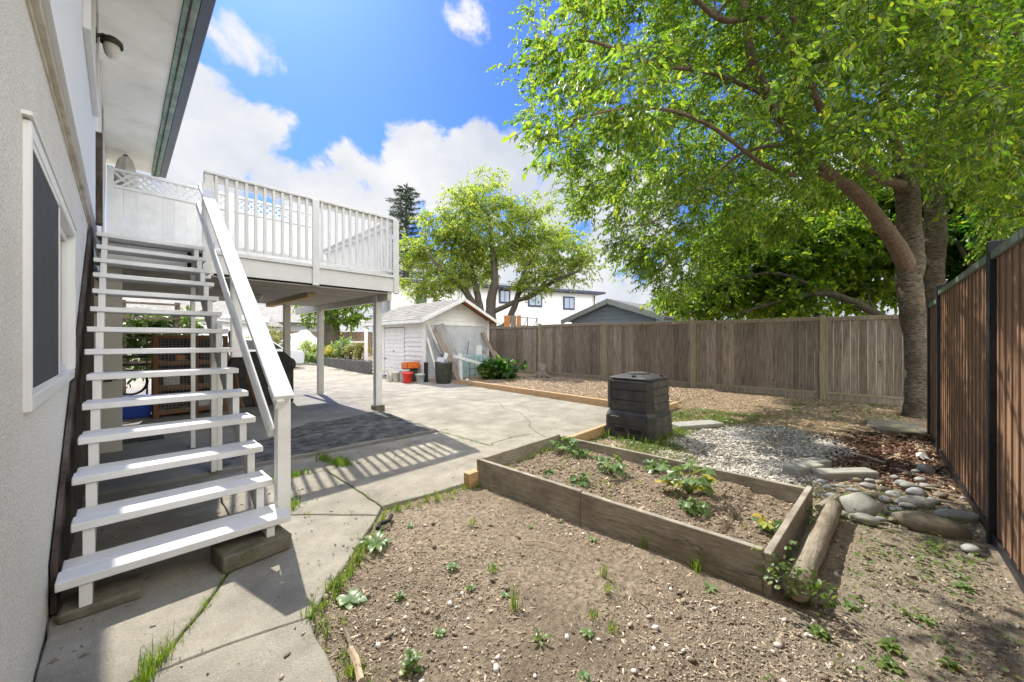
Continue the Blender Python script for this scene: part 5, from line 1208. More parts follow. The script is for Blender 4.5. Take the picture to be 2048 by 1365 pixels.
mb = MB(); mb.bb(cx0, cx1, cy1 + .035, cy1 + .05, .05, 1.5); mb.build('back_panel', M['dark'], cg)
for i, (x, z, w, h, m_, lb) in enumerate(((.62, .16, .26, .2, 'dark', 'dark sack on the bottom shelf of the cage'), (1.15, .16, .3, .12, 'frost', 'plastic wrapped bundle on the bottom shelf of the cage'), (.66, .59, .22, .16, 'greybucket', 'grey box on the middle shelf of the cage'), (1.2, .59, .2, .22, 'bingreen', 'green box on the middle shelf of the cage'), (.78, 1.04, .12, .10, 'orangewood', 'small orange block on the upper shelf of the cage'), (1.2, 1.04, .26, .26, 'dark', 'dark box on the upper shelf of the cage'))):
    tag(MB().bb(x - w / 2, x + w / 2, 9.25, 9.5, z, z + h).build('stored_box', M[m_], bev=.01), lb, 'box')
bb_ = thing('blue_bin', 'deep blue plastic storage bin on the carport floor', 'bin', (.15, 9.5, .036))
mb = MB(); loft(mb, [([(-.12, 9.35), (.38, 9.35), (.38, 9.75), (-.12, 9.75)], .04), ([(-.15, 9.32), (.41, 9.32), (.41, 9.78), (-.15, 9.78)], .36)]); mb.build('bin_body', M['blue'], bb_, bev=.015)
mb = MB(); mb.bb(-.17, .43, 9.30, 9.80, .361, .40); mb.build('lid', M['blue'], bb_, bev=.01)
ht = thing('hose_coil', 'coil of dark garden hose on top of the blue bin', 'hose', (.14, 9.55, .4)); mb = MB()
for k in range(5): mb.tube([(.14 + (.20 + .012 * (k % 2)) * math.cos(a), 9.52 + .03 * k, .66 + .22 * math.sin(a)) for a in np.linspace(0, 6.28, 22)], .014, 6)
mb.build('hose', M['blackrubber'], ht)
ch = thing('garden_chair', 'dark tubular garden chair in front of the vine trellis', 'chair', (.15, 10.1, .036)); mb = MB()
for x in (-.12, .36): mb.tube([(x, 10.0, .04), (x, 10.02, .75), (x, 10.22, 1.45)], .014, 6); mb.tube([(x, 10.35, .04), (x, 10.02, .75)], .014, 6)
mb.tube([(-.12, 10.02, .75), (.36, 10.02, .75)], .014, 6); mb.tube([(-.12, 10.22, 1.45), (.36, 10.22, 1.45)], .014, 6); mb.build('frame', M['bark_dark'], ch)
mb = MB(); 
for z in (.95, 1.1, 1.25): mb.bar((-.11, 10.0 + (z - .6) * .28, z), (.35, 10.0 + (z - .6) * .28, z), .02, .05)
mb.build('backrest', M['dark'], ch)
for i, (x, ln, lb) in enumerate(((1.58, .10, 'upright rusty brown timber leaning by the wire cage'), (1.66, .32, 'slanting brown pole leaning against the wire cage'), (1.5, .24, 'thin pale pole leaning with the brown timbers'))):
    mb = MB(); mb.bar((x + ln, 9.2, .04), (x - .05, 9.35, 1.6 - i * .12), .05 if i < 2 else .025, .05 if i < 2 else .025); tag(mb.build('timber_pole', M['crate'] if i < 2 else M['oldplank']), lb, 'pole')
# vine on a wooden trellis beyond the carport
vt = thing('trellis', 'rough wooden trellis rails overgrown with vine beyond the carport', 'trellis', (0, 12.6, 0)); 
for x in (-1.1, .05, 1.0): MB().bb(x - .05, x + .05, 12.55, 12.65, -.1, 2.36).build('post', M['oldplank'], vt)
for z in (.9, 1.2, 1.6, 1.95, 2.3): MB().bb(-1.15, 1.02 if z > 1.5 else .55, 12.50, 12.545, z - .025, z + .025).build('rail', M['oldplank'], vt)
vn = thing('vine', 'bright leafy grape vine spilling over the wooden trellis', 'vine', (0, 12.8, 0))
cs = [np.array((RNG.uniform(-1.3, 1.3), RNG.uniform(12.7, 13.3), RNG.uniform(.5, 2.05) if x_ % 3 else RNG.uniform(1.5, 2.1))) for x_ in range(130)]
P, D = cluster_points(cs, 8, 8, .38, None); leaves('crown', P, D, .10, .17, .95, M['weed'], vn, droop=.5)
mb = MB(); grow(mb, [(0, 12.9, .0, .04), (.1, 12.9, .8, .03)], cs[:30], n=5); mb.build('stem', M['bark_dark'], vn)

# ================================================================ BEYOND THE YARD
rw = thing('retaining_wall', 'low dark mossy concrete wall holding up the garden bed', 'wall', (7.5, 18, 0))
mb = MB(); mb.prism([(7.30, 15.4), (7.30, 20), (7.45, 28), (7.75, 28), (7.60, 20), (7.60, 15.4)], -.1, .54); mb.build('wall_body', M['retain'], rw, bev=.03)
mb = MB(); mb.prism([(7.61, 15.4), (16, 15.4), (16, 33), (-14, 33), (-14, 28.6), (7.4, 28.6), (7.76, 28), (7.61, 20)], -.1, .50); o = mb.build('garden_soil', M['soil']); tag(o, kind='structure')
def plain_fence(name, a, b, z0, z1, label, m='gardenfence', w=.15):
    t = thing(name, label, 'fence', (a[0], a[1], z0)); a, b = Vector((*a, 0)), Vector((*b, 0)); d = (b - a).normalized(); L_ = (b - a).length; ang = math.atan2(d.y, d.x); mb = MB(); s = 0
    while s < L_:
        c = a + d * (s + w / 2); mb.box((c.x, c.y, (z0 + z1) / 2 + random.uniform(-.01, .01)), (w - .008, .02, z1 - z0), rz=ang); s += w
    mb.build('panel', M[m], t); k = 0; s = 0
    while s < L_ + .1:
        c = a + d * s; MB().box((c.x, c.y, (z0 + z1) / 2 + .02), (.10, .10, z1 - z0 + .08), rz=ang).build('post', M[m], t); s += 2.4
    mb = MB(); c = (a + b) / 2; mb.box((c.x, c.y, z1 + .02), (L_, .09, .03), rz=ang); mb.build('cap_rail', M['fencepost'], t); return t
plain_fence('garden_fence', (7.0, 30.5), (16.5, 25.5), .45, 2.05, 'brown board fence at the far side of the vegetable garden')
plain_fence('garden_fence', (-13, 31.5), (6.9, 30.6), .45, 1.95, 'distant brown fence behind the white garden fleece')
def bush(name, u, v, d, rx, rz, n, lm, label, lmin=.10, lmax=.2, wid=.6, cat='shrub', stems=True, up=0.0, zg=None):
    c = W(u, v, d); zg = zg if zg is not None else .48; t = thing(name, label, cat, (c.x, c.y, zg))
    cs = [np.array((c.x + RNG.normal(0, rx * .5), c.y + RNG.normal(0, rx * .5), zg + rz * (.2 + .8 * RNG.random()))) for _ in range(n)]
    P, D = cluster_points(cs, 7, 7, rx * .45, None, droop=-up); leaves('foliage', P, D, lmin, lmax, wid, M[lm], t, droop=.1 - up)
    mb = MB()
    for q in cs[:8]: mb.tube([(c.x, c.y, zg - .05), (c.x * .5 + q[0] * .5, c.y * .5 + q[1] * .5, zg + .5 * (q[2] - zg)), tuple(q)], [.03, .02, .01], 4)
    mb.build('stem', M['bark_dark'], t); return t
bush('shrub', 545, 670, 21, 1.0, 1.7, 26, 'straw', 'yellowing tall shrub behind the black grill cover', zg=.3)
bush('shrub', 625, 690, 22, .8, .75, 22, 'leaf2', 'grey green low shrub in front of the garden fleece')
bush('shrub', 595, 697, 20, .7, .4, 18, 'weed', 'bright low leafy plants along the end of the drive, left', zg=.35)
bush('shrub', 640, 700, 20, .6, .35, 18, 'weed', 'bright low leafy plants along the end of the drive, right', zg=.35)
bush('shrub', 666, 700, 19.5, .45, .6, 16, 'yleaf', 'yellow green plant at the left end of the retaining wall')
bush('shrub', 688, 690, 19, .5, .95, 18, 'kale', 'round blue green bush above the retaining wall')
bush('shrub', 700, 700, 18, .4, .7, 12, 'straw', 'reddish flowering stems above the retaining wall')
bush('shrub', 722, 700, 17.3, .45, .8, 12, 'straw', 'dry grassy plant between retaining wall and shed')
bush('shrub', 255, 640, 16, 1.2, 2.2, 26, 'weed', 'tall leafy shrub behind the vine trellis', zg=0)
bush('fence_plant', 1000, 735, 13.2, .55, .62, 30, 'leaf_dark', 'dark green leafy plant growing at the foot of the board fence', lmin=.12, lmax=.2, wid=.8, cat='plant', zg=.05)
bush('fence_plant', 975, 740, 13.0, .3, .45, 12, 'weed', 'small broad leaved plant beside the leaning planks', lmin=.12, lmax=.2, wid=.9, cat='plant', zg=.05)
# white fleece on hoops
fl_ = thing('garden_fleece', 'white fleece draped over hoops in the far garden', 'garden fleece', tuple(W(620, 690, 24)))
V = []; F_ = []; nU, nV = 26, 10; c0 = W(566, 700, 24); c1 = W(628, 696, 25); z0 = .5
for i in range(nU):
    t = i / (nU - 1); c = c0.lerp(c1, t)
    for j in range(nV):
        a = math.pi * j / (nV - 1); h = (1.25 + .12 * math.sin(t * 11) + .3 * math.sin(t * 3.1)) * (0.55 + .45 * math.sin(min(1, t * 2.2) * 1.57)); n_ = .10 * mnoise.noise(Vector((t * 9, a * 2, 1)))
        V.append((c.x - .5 * math.cos(a) * .7, c.y + .5 * math.cos(a) * .9, z0 + max(0, h * math.sin(a) ** .6) + n_))
F_ = [(i * nV + j, i * nV + j + 1, (i + 1) * nV + j + 1, (i + 1) * nV + j) for i in range(nU - 1) for j in range(nV - 1)]
fast_mesh('fleece_sheet', V, F_, M['tarp'], fl_, smooth=True)
mb = MB(); mb.tube([(c0.x, c0.y - .5, .5), (c0.x, c0.y, 1.3), (c0.x, c0.y + .5, .5)], .015, 5); mb.build('hoop', M['blackmetal'], fl_)
# bird feeder and cross shaped post near the shed
bf_ = thing('bird_feeder', 'small white hanging bird feeder at the shed eave', 'bird feeder', tuple(W(727, 642, 15.3))); q = W(726, 646, 15.6)
mb = MB(); mb.lathe(tuple(q), [(.0, -.16), (.09, -.15), (.09, .08), (.12, .09), (.0, .17)], 10, cap=False); mb.build('feeder_body', M['cream'], bf_)
mb = MB(); mb.tube([tuple(q + Vector((0, 0, .16))), tuple(q + Vector((0, 0, .34)))], .006, 5); mb.build('wire', M['wire'], bf_)
wp = thing('garden_post', 'white post with a short shelf arm standing beside the shed', 'post', tuple(W(733, 700, 17))); q = W(732, 660, 17)
mb = MB(); mb.bb(q.x - .07, q.x + .07, q.y - .05, q.y + .05, .49, 1.95); mb.build('upright', M['white2'], wp, bev=.01)
mb = MB(); mb.bar((q.x - .07, q.y + .03, 1.36), (q.x - .62, q.y + .25, 1.36), .12, .05); mb.build('arm', M['white2'], wp)

# houses
def wpt(u, v, d): return W(u, v, d)
hw = thing('white_house', 'two storey white rendered house behind the shed and light green tree', 'house', (22, 22, 0))
a, b = Vector((13.6, 25.2, 0)), Vector((30.5, 18.4, 0)); d = (b - a).normalized(); nrm = Vector((-d.y, d.x, 0)); L_ = (b - a).length; ang = math.atan2(d.y, d.x)
if nrm.dot(Vector((-1, -1, 0))) < 0: nrm = -nrm
bk = -nrm
c = (a + b) / 2 + bk * 4.5; mb = MB(); mb.box((c.x, c.y, 2.8), (L_, 9, 5.8), rz=ang); mb.build('wall', M['housewhite'], hw)
mb = MB(); mb.box((c.x, c.y, 5.80), (L_ + 1.2, 10.3, .18), rz=ang); mb.build('eave', M['darkblue'], hw)
mb = MB(); pr_ = [a - d * .6 - bk * .6, b + d * .6 - bk * .6, b + d * .6 + bk * 9.6, a - d * .6 + bk * 9.6]; r0_, r1_ = a + d * 4 + bk * 4.5, b - d * 4 + bk * 4.5
mb.add([(p.x, p.y, 5.9) for p in pr_] + [(r0_.x, r0_.y, 6.9), (r1_.x, r1_.y, 6.9)], [(0, 1, 5, 4), (1, 2, 5), (2, 3, 4, 5), (3, 0, 4)]); mb.build('roof', M['shingle_dark'], hw)
def on_wall(u):   # parameter along the wall where the ray through column u meets it
    l = (u - CX) / FPX; r_ = Vector((OX + l * OY, OY - l * OX, 0)); den = r_.x * d.y - r_.y * d.x; t = (a.x * d.y - a.y * d.x) / den; p = r_ * t; return (p - a).dot(d), p.dot(Vector((OX, OY, 0)))
for u0, u1, v0, v1 in ((1128, 1147, 594, 616), (1058, 1082, 586, 610), (1000, 1018, 580, 603), (835, 850, 572, 604), (1100, 1112, 592, 612)):
    s0, d0 = on_wall(u0); s1, d1 = on_wall(u1); z1 = EYE - (v0 - CY) * d0 / FPX; z0 = EYE - (v1 - CY) * d0 / FPX
    if u0 == 1100: continue
    p = a + d * (s0 + s1) / 2 - bk * .03; mb = MB(); mb.box((p.x, p.y, (z0 + z1) / 2), (s1 - s0 + .2, .06, z1 - z0 + .2), rz=ang); wf = mb.build('window', M['darkblue'], hw)
    for k in (-1, 1):
        p2 = p + d * k * (s1 - s0) / 4 - bk * .035; mb = MB(); mb.box((p2.x, p2.y, (z0 + z1) / 2), ((s1 - s0) / 2 - .06, .02, z1 - z0 - .08), rz=ang); mb.build('pane', M['skyglass'], wf)
p = b - d * .25 - bk * .1; mb = MB(); mb.tube([(p.x, p.y, 5.6), (p.x, p.y, .2)], .05, 6); mb.build('downpipe', M['shingle_dark'], hw)
gg = thing('blue_garage', 'blue grey gabled outbuilding roof just behind the board fence', 'house', (19, 10, 0))
GX, GY0, GY1, GYM = 17.6, 7.0, 12.9, 9.95
mb = MB(); mb.extr([(GX + .3, GY0 + .5, -.1), (GX + .3, GY1 - .5, -.1), (GX + .3, GY1 - .5, 2.65), (GX + .3, GYM, 3.4), (GX + .3, GY0 + .5, 2.65)], (7, 0, 0)); mb.build('wall', M['siding_blue'], gg)
mb = MB()
for z in np.arange(2.1, 3.2, .22): 
    hw_ = (GY1 - GY0) / 2 - .55; hw_ = min(hw_, hw_ * (3.45 - z) / .85); mb.bb(GX + .275, GX + .295, GYM - hw_, GYM + hw_, z, z + .205)
mb.build('siding', M['siding_blue'], gg)
for s, ye in ((1, GY1), (-1, GY0)):
    mb = MB(); mb.extr([(GX, GYM, 3.62), (GX, ye, 2.62), (GX, ye, 2.52), (GX, GYM, 3.52)], (8, 0, 0)); mb.build('roof', M['shingle_dark'], gg)
    mb = MB(); mb.bar((GX - .02, GYM, 3.47), (GX - .02, ye, 2.47), .05, .24); mb.build('barge_board', M['barge'], gg)
# far grey bungalow and the pale building with a sloping roof seen through the stair
gh = thing('grey_bungalow', 'grey low house with wide shingle roof far beyond the drive', 'house', (2, 38, 0))
c = W(505, 680, 36); mb = MB(); mb.box((c.x, c.y, 1.6), (13, 7, 3.2), rz=-.25); mb.build('wall', M['housegrey'], gh)
mb = MB(); m_ = Matrix.Rotation(-.25, 4, 'Z'); pts = [(-7.2, -4.2, 3.1), (7.2, -4.2, 3.1), (7.2, 4.2, 3.1), (-7.2, 4.2, 3.1), (-4.5, 0, 4.9), (4.5, 0, 4.9)]
mb.add([tuple(m_ @ Vector(p) + Vector((c.x, c.y, 0))) for p in pts], [(0, 1, 5, 4), (1, 2, 5), (2, 3, 4, 5), (3, 0, 4), (0, 3, 2, 1)]); mb.build('roof', M['shingle'], gh)
ph = thing('pale_blue_house', 'pale blue walled house with dark sloping eave seen through the stair', 'house', (-4, 30, 0))
c = W(370, 660, 24); mb = MB(); mb.box((c.x, c.y, 1.45), (7.5, 6, 3.2), rz=.1); mb.build('wall', M['stucco2'], ph)
mb = MB(); m_ = Matrix.Rotation(.1, 4, 'Z'); pts = [(-4.1, -3.5, 3.0), (4.6, -3.5, 2.3), (4.6, 3.5, 2.3), (-4.1, 3.5, 3.0), (-4.1, 0, 4.6), (3, 0, 4.4)]
mb.add([tuple(m_ @ Vector(p) + Vector((c.x, c.y, 0))) for p in pts], [(0, 1, 5, 4), (1, 2, 5), (2, 3, 4, 5), (3, 0, 4), (0, 3, 2, 1)]); mb.build('roof', M['shingle'], ph)
# parked car behind the grill
pc = thing('parked_car', 'pale silver car parked beyond the black grill cover', 'car', (1.2, 17, 0)); c = W(492, 690, 16.5); rzc = .35
def cbox(mb, p, s): mm = Matrix.Rotation(rzc, 3, 'Z'); q = mm @ Vector(p); mb.box((c.x + q.x, c.y + q.y, q.z), s, rz=rzc)
prof = [(-2.2, .3), (2.2, .3), (2.25, .75), (2.1, .95), (1.25, 1.02), (.55, 1.48), (-1.1, 1.52), (-1.9, 1.05), (-2.2, .95)]
mm = Matrix.Rotation(rzc, 3, 'Z'); ex = mm @ Vector((0, 1.7, 0)); mb = MB(); mb.extr([tuple(mm @ Vector((x, -.85, z)) + Vector((c.x, c.y, 0))) for x, z in prof], ex); mb.build('body', M['carpaint'], pc, bev=.06)
mb = MB(); mb.extr([tuple(mm @ Vector((x, -.87, z)) + Vector((c.x, c.y, 0))) for x, z in ((-1.6, 1.05), (1.05, 1.05), (.5, 1.42), (-1.05, 1.44))], mm @ Vector((0, 1.74, 0))); mb.build('side_window', M['glass'], pc)
mb = MB(); mb.extr([tuple(mm @ Vector((x, -.7, z)) + Vector((c.x, c.y, 0))) for x, z in ((-1.93, 1.07), (-1.18, 1.47), (-1.15, 1.45), (-1.9, 1.04))], mm @ Vector((0, 1.4, 0))); mb.build('rear_window', M['glass'], pc)
for x in (-1.4, 1.4):
    for y in (-.8, .8):
        q = mm @ Vector((x, y, .31)); e = mm @ Vector((0, .1, 0)); mb = MB(); mb.tube([(c.x + q.x - e.x, c.y + q.y - e.y, .31), (c.x + q.x + e.x, c.y + q.y + e.y, .31)], .31, 18); mb.build('wheel', M['blackrubber'], pc)
# scaffold and plywood behind the fence
sc_ = thing('scaffold', 'thin metal scaffold frame standing by the white house', 'scaffold', tuple(W(1050, 650, 24))); mb = MB()
sp4 = [W(1030, 700, 23), W(1055, 700, 23.5), W(1074, 700, 24)]
for q in sp4: mb.tube([(q.x, q.y, 0), (q.x, q.y, 2.9)], .03, 5)
mb.build('uprights', M['blackmetal'], sc_); mb = MB()
for z in (1.9, 2.35, 2.85):
    for i in range(2): mb.tube([(sp4[i].x, sp4[i].y, z), (sp4[i + 1].x, sp4[i + 1].y, z)], .022, 5)
for i in range(2): mb.tube([(sp4[i].x, sp4[i].y, 1.2), (sp4[i + 1].x, sp4[i + 1].y, 2.85)], .018, 5)
mb.build('braces', M['blackmetal'], sc_)
for u0, u1, m_, lb in ((1008, 1020, 'orangewood', 'orange plywood sheet left of the pale one behind the fence'), (1021, 1032, 'oldplank', 'pale plywood sheet between two orange ones behind the fence'), (1033, 1042, 'orangewood', 'orange plywood sheet right of the pale one behind the fence')):
    p0, p1 = W(u0, 700, 16.5), W(u1, 700, 16.5); mb = MB(); mb.bar((p0.x, p0.y, 1.3), (p1.x, p1.y, 1.3), .03, 2.45, up=(0, 0, 1)); tag(mb.build('plywood_sheet', M[m_]), lb, 'board')

# ================================================================ SMALL PLANTS
def blades(name, P, H, m, per=9, spread=.35, wid=.0035, kind='stuff', label=None, parent=None, zs=None, lean=.5):
    """grass tufts: per blades at each point"""
    n = len(P) * per; B = np.repeat(P, per, 0) + np.c_[RNG.normal(0, .012, (n, 2)), np.zeros(n)]; h = np.repeat(H, per) * RNG.uniform(.5, 1.15, n)
    a = RNG.uniform(0, 2 * np.pi, n); ln = RNG.uniform(.1, lean, n); dx, dy = np.cos(a) * ln, np.sin(a) * ln
    w = np.c_[-np.sin(a), np.cos(a), np.zeros(n)] * (wid * RNG.uniform(.6, 1.4, n))[:, None]
    mid = B + np.c_[dx * h * .35, dy * h * .35, h * .62]; tip = B + np.c_[dx * h * 1.1, dy * h * 1.1, h * (1 - ln * .25)]
    V = np.stack([B - w, B + w, mid + w * .8, mid - w * .8, tip], 1).reshape(-1, 3); k = np.arange(n)[:, None] * 5
    F_ = np.concatenate([k + np.array([[0, 1, 2]]), k + np.array([[0, 2, 3]]), k + np.array([[3, 2, 4]])], 0)
    o = fast_mesh(name, V, F_, m, parent)
    if parent is None: tag(o, label, kind=kind)
    return o
def along(poly, step, jit=.02):
    out = []
    for a, b in zip(poly[:-1], poly[1:]):
        a, b = Vector(a), Vector(b); n = max(1, int((b - a).length / step))
        for j in range(n): p = a.lerp(b, random.random()); out.append((p.x + random.gauss(0, jit), p.y + random.gauss(0, jit)))
    return out
def P3(pts, z=None): return np.array([(x, y, soil_z(x, y) if z is None else z) for x, y in pts])
cr = along([(.07, 2.18), (.14, 2.27), (.28, 2.5), (.43, 2.76), (.47, 2.83)], .005, .008)
blades('crack_grass', P3(cr, -.02), RNG.uniform(.02, .065, len(cr)), M['grass'], per=4, wid=.0013, lean=.9)
cr = along([(.05, 2.10), (.09, 2.20), (.13, 2.27)], .004, .012); blades('tall_crack_grass', P3(cr, -.02), RNG.uniform(.07, .15, len(cr)), M['grass'], per=6, wid=.0014, lean=.5)
cr = along([(1.11, 4.28), (1.54, 4.25), (1.79, 4.23), (2.4, 4.06), (2.94, 3.86), (3.42, 3.64)], .03, .015) + along([(3.42, 3.64), (3.42, 4.8)], .02, .015) + along([(3.42, 3.64), (3.53, 3.75), (4.0, 3.76)], .06, .01) + along([(4.39, 3.66), (4.6, 4.0), (4.9, 4.25), (5.38, 4.93)], .05, .015) + along([(1.54, 4.2), (1.54, 3.72), (1.53, 2.98)], .03, .012) + along([(.62, 3.5), (.85, 3.47), (1.06, 3.27), (1.43, 2.86)], .03, .02)
blades('joint_grass', P3(cr, -.015), RNG.uniform(.015, .05, len(cr)), M['grass'], per=8, wid=.002, lean=1.1)
cr = [(random.gauss(1.18, .10), random.gauss(4.32, .03)) for _ in range(70)] + [(random.gauss(1.75, .05), random.gauss(4.35, .09)) for _ in range(110)] + [(random.gauss(1.66, .03), random.gauss(4.62, .12)) for _ in range(60)] + [(random.gauss(.80, .10), random.gauss(4.33, .04)) for _ in range(50)] + [(random.gauss(1.0, .05), random.gauss(3.55, .05)) for _ in range(24)]
blades('patio_weeds', P3(cr, -.01), RNG.uniform(.03, .11, len(cr)), M['grass'], per=7, wid=.0022, lean=.7)
cr = along([(.64, 2.06), (.9, 2.28), (1.2, 2.6)], .010, .025) + along([(1.2, 2.6), (1.43, 2.85), (1.53, 2.96)], .03, .03) + along([(1.55, 2.92), (2.0, 2.84), (2.4, 2.80)], .018, .04) + along([(.64, 1.1), (.66, 1.6), (.67, 2.0)], .03, .03)
cr = [(x + .03, y - .03) for x, y in cr]
blades('edge_grass', P3(cr), RNG.uniform(.03, .10, len(cr)), M['grass'], per=7, wid=.0022, lean=.8)
cr = rand_in(GREEN, 2300); cr = cr[[(mnoise.noise(Vector((x * 1.8, y * 1.8, 7))) > -.12) and not (abs(x - 5.42) < .4 and abs(y - 2.53) < .4) for x, y in cr]]
blades('clover_grass', P3([tuple(q) for q in cr]), RNG.uniform(.02, .06, len(cr)), M['straw'], per=6, wid=.003, lean=1.2)
cr = [(5.42 + random.uniform(-.5, .55), 2.12 + random.gauss(0, .07)) for _ in range(60)] + [(4.98 + random.gauss(0, .05), random.uniform(2.1, 2.9)) for _ in range(30)]
blades('bin_grass', P3(cr), RNG.uniform(.04, .17, len(cr)), M['grass'], per=7, wid=.0035, lean=.6)
cr = [(random.uniform(8.4, 11.2), random.uniform(-.4, 4)) for _ in range(200)] + [(random.uniform(7.0, 8.2), random.uniform(.2, 2.8)) for _ in range(160)]
blades('thin_yard_grass', P3(cr), RNG.uniform(.02, .06, len(cr)), M['straw'], per=5, wid=.003, lean=1.2)
# clover: many small round leaves close to the ground
def clover(name, pts, r_, m, per=9, rad=.05, h=.03):
    n = len(pts) * per; c = np.repeat(P3(pts), per, 0) + np.c_[RNG.normal(0, rad, (n, 2)), RNG.uniform(.3, 1.3, n) * h]
    X, Y, Z = yawed(n, .4); O = (np.array([(math.cos(a), math.sin(a), .15 * (i % 2)) for i, a in enumerate(np.linspace(0, 2 * math.pi, 7)[:-1])]), np.array([(0, 1, 2), (0, 2, 3), (0, 3, 4), (0, 4, 5)]))
    V, F_ = scatter(O[0], O[1], c, X, Y, Z, r_ * RNG.uniform(.6, 1.4, n)); return tag(fast_mesh(name, V, F_, m), kind='stuff')
g_ = [tuple(q) for q in rand_in(GREEN, 900) if mnoise.noise(Vector((q[0] * 2.1, q[1] * 2.1, 2))) > -.05 and not (abs(q[0] - 5.42) < .38 and abs(q[1] - 2.53) < .38)]
clover('clover_patch', g_, .013, M['weed'])
RC = [(3.6, .3), (3.75, -.15), (3.9, .45), (4.6, .45), (4.95, -.3), (4.3, -.55), (3.4, -.5), (3.1, -.2), (3.25, .1)]
clover('stone_clover', [tuple(q) for q in rand_in(RC, 75)], .011, M['weed'], per=8, rad=.035, h=.04)
clover('sparse_clover', [tuple(q) for q in rand_in([(1.5, .3), (2.4, .4), (3.4, .1), (4.2, -.5), (2.5, -.6), (1.3, -.5)], 50)], .009, M['weed'], per=7, rad=.03)
clover('fence_foot_clover', [(random.uniform(8.5, 11.1), random.uniform(-.4, 1.2)) for _ in range(40)], .02, M['weed'], per=8, rad=.06)

ORD = 'first second third fourth fifth sixth seventh eighth ninth tenth eleventh twelfth thirteenth fourteenth fifteenth sixteenth seventeenth eighteenth nineteenth twentieth'.split() + ['twenty-' + q for q in 'first second third fourth fifth sixth seventh eighth ninth'.split()]
def number_from_left(prefix):
    # within one kind and look, tell the pieces apart by their order in the photograph
    by = {}
    for o in bpy.data.objects:
        if o.parent is None and o.get('label') and o.name.split('.')[0] == prefix: by.setdefault(o['label'], []).append(o)
    for lb, os_ in by.items():
        if len(os_) < 2: continue
        os_.sort(key=lambda o: proj(*o.location)[0])
        for i, o in enumerate(os_): o['label'] = lb + ', ' + ORD[i] + ' from the left'
for nm in ('river_stone', 'cobble'): number_from_left(nm)
# single weeds with a shape of their own, on the bare soil
def rosette(name, x, y, r_, nl, m, label, lift=.5, wid=.45, cat='weed', group=None, h=.0, tiers=1, z=None):
    z = soil_z(x, y) if z is None else z; t = thing(name, label, cat, (x, y, z), 0, group); mb = MB()
    for tr2 in range(tiers):
        zz = z + h * tr2 / max(1, tiers - 1) if tiers > 1 else z + .004; sc_ = 1 - .5 * tr2 / max(1, tiers)
        for i in range(nl):
            a = 2 * math.pi * (i + random.uniform(-.25, .25)) / nl + tr2; l = r_ * random.uniform(.7, 1.1) * sc_; up_ = random.uniform(.3, 1.0) * lift; wv = l * wid * .5
            d_ = Vector((math.cos(a), math.sin(a), 0)); s_ = Vector((-d_.y, d_.x, 0)); o_ = Vector((x, y, zz)); b = len(mb.v)
            prof = [(0, .12, 0), (.3, .7, .55), (.6, 1.0, .8), (.85, .7, .75), (1.0, .02, .55)]
            for t_, w_, u_ in prof:
                c_ = o_ + d_ * (l * t_) + Vector((0, 0, l * up_ * u_)); mb.v += [tuple(c_ - s_ * wv * w_ + Vector((0, 0, l * .05 * w_))), tuple(c_), tuple(c_ + s_ * wv * w_ + Vector((0, 0, l * .05 * w_)))]
            for k in range(4):
                q = b + k * 3; mb.f += [(q, q + 1, q + 4, q + 3), (q + 1, q + 2, q + 5, q + 4)]
    mb.build('leaves', M[m], t, smooth=True)
    if tiers > 1: mb = MB(); mb.tube([(x, y, z - .01), (x, y, z + h)], .003, 5); mb.build('stem', M['weed'], t)
    else: mb = MB(); mb.lathe((x, y, z), [(.0, .012), (.006, .008), (.007, -.01)], 6, cap=False); mb.build('root_crown', M['weed'], t)
    return t
def at0(u, v): return at(u, v, -.01)
rosette('dandelion', *at0(752, 1092), .13, 14, 'kale', 'largest pale green leafy rosette growing at the bend of the concrete edge', .55, .3)
rosette('weed', *at0(822, 1335), .055, 6, 'weed', 'upright bright green weed nearest the camera on bare soil', .9, .6, tiers=3, h=.06)
rosette('weed', *at0(700, 1200), .09, 9, 'kale', 'pale broad leaved weed tucked against the concrete edge', .5, .6)
rosette('weed', *at0(1078, 1275), .055, 6, 'weed', 'narrow leaved seedling on soil right of centre foreground', .6, .35)
for i, (u, v, r_) in enumerate([(905, 1138, .06), (1175, 1260, .05), (1185, 1078, .05), (880, 1260, .045), (800, 1192, .05), (940, 1175, .05), (1010, 1190, .04), (1168, 1355, .05), (985, 1130, .04), (1390, 1130, .06), (1500, 1160, .06), (1420, 1180, .07), (1640, 1265, .08), (1850, 1240, .06), (1780, 1290, .07), (1930, 1180, .07), (1780, 1330, .07), (1700, 1210, .06), (1900, 1330, .06), (820, 1050, .05), (1060, 1050, .04), (1120, 1040, .04)]):
    rosette('small_weed', *at0(u, v), r_ * .75, random.choice([6, 7, 8]), random.choice(['weed', 'kale']), 'small low green weed on the bare soil', .5, .5, group='small weeds on the bare soil', tiers=random.choice([1, 2]), h=.02)
for i, (u, v, h) in enumerate([(1025, 1215, .13), (985, 1140, .06), (1205, 1150, .09), (1220, 1185, .08), (870, 1000, .07), (950, 1050, .07), (1225, 1255, .05), (1370, 1095, .10), (1340, 1080, .08), (1285, 1095, .10), (1090, 1010, .09), (1240, 1030, .08), (1390, 1140, .12), (1515, 1170, .10), (1042, 990, .18), (1180, 1012, .10), (1330, 1090, .12), (700, 1350, .09), (1190, 1230, .05)]):
    x, y = at0(u, v); t = thing('grass_tuft', 'small feathery tuft of thin grass on the bare soil', 'grass tuft', (x, y, 0), 0, 'thin grass tufts on the bare soil')
    blades('blades', np.array([(x + random.gauss(0, .012), y + random.gauss(0, .012), soil_z(x, y)) for _ in range(4)]), np.full(4, h), M['grass'], per=7, wid=.0018, parent=t, lean=.45)
for nm in ('small_weed', 'grass_tuft'): number_from_left(nm)
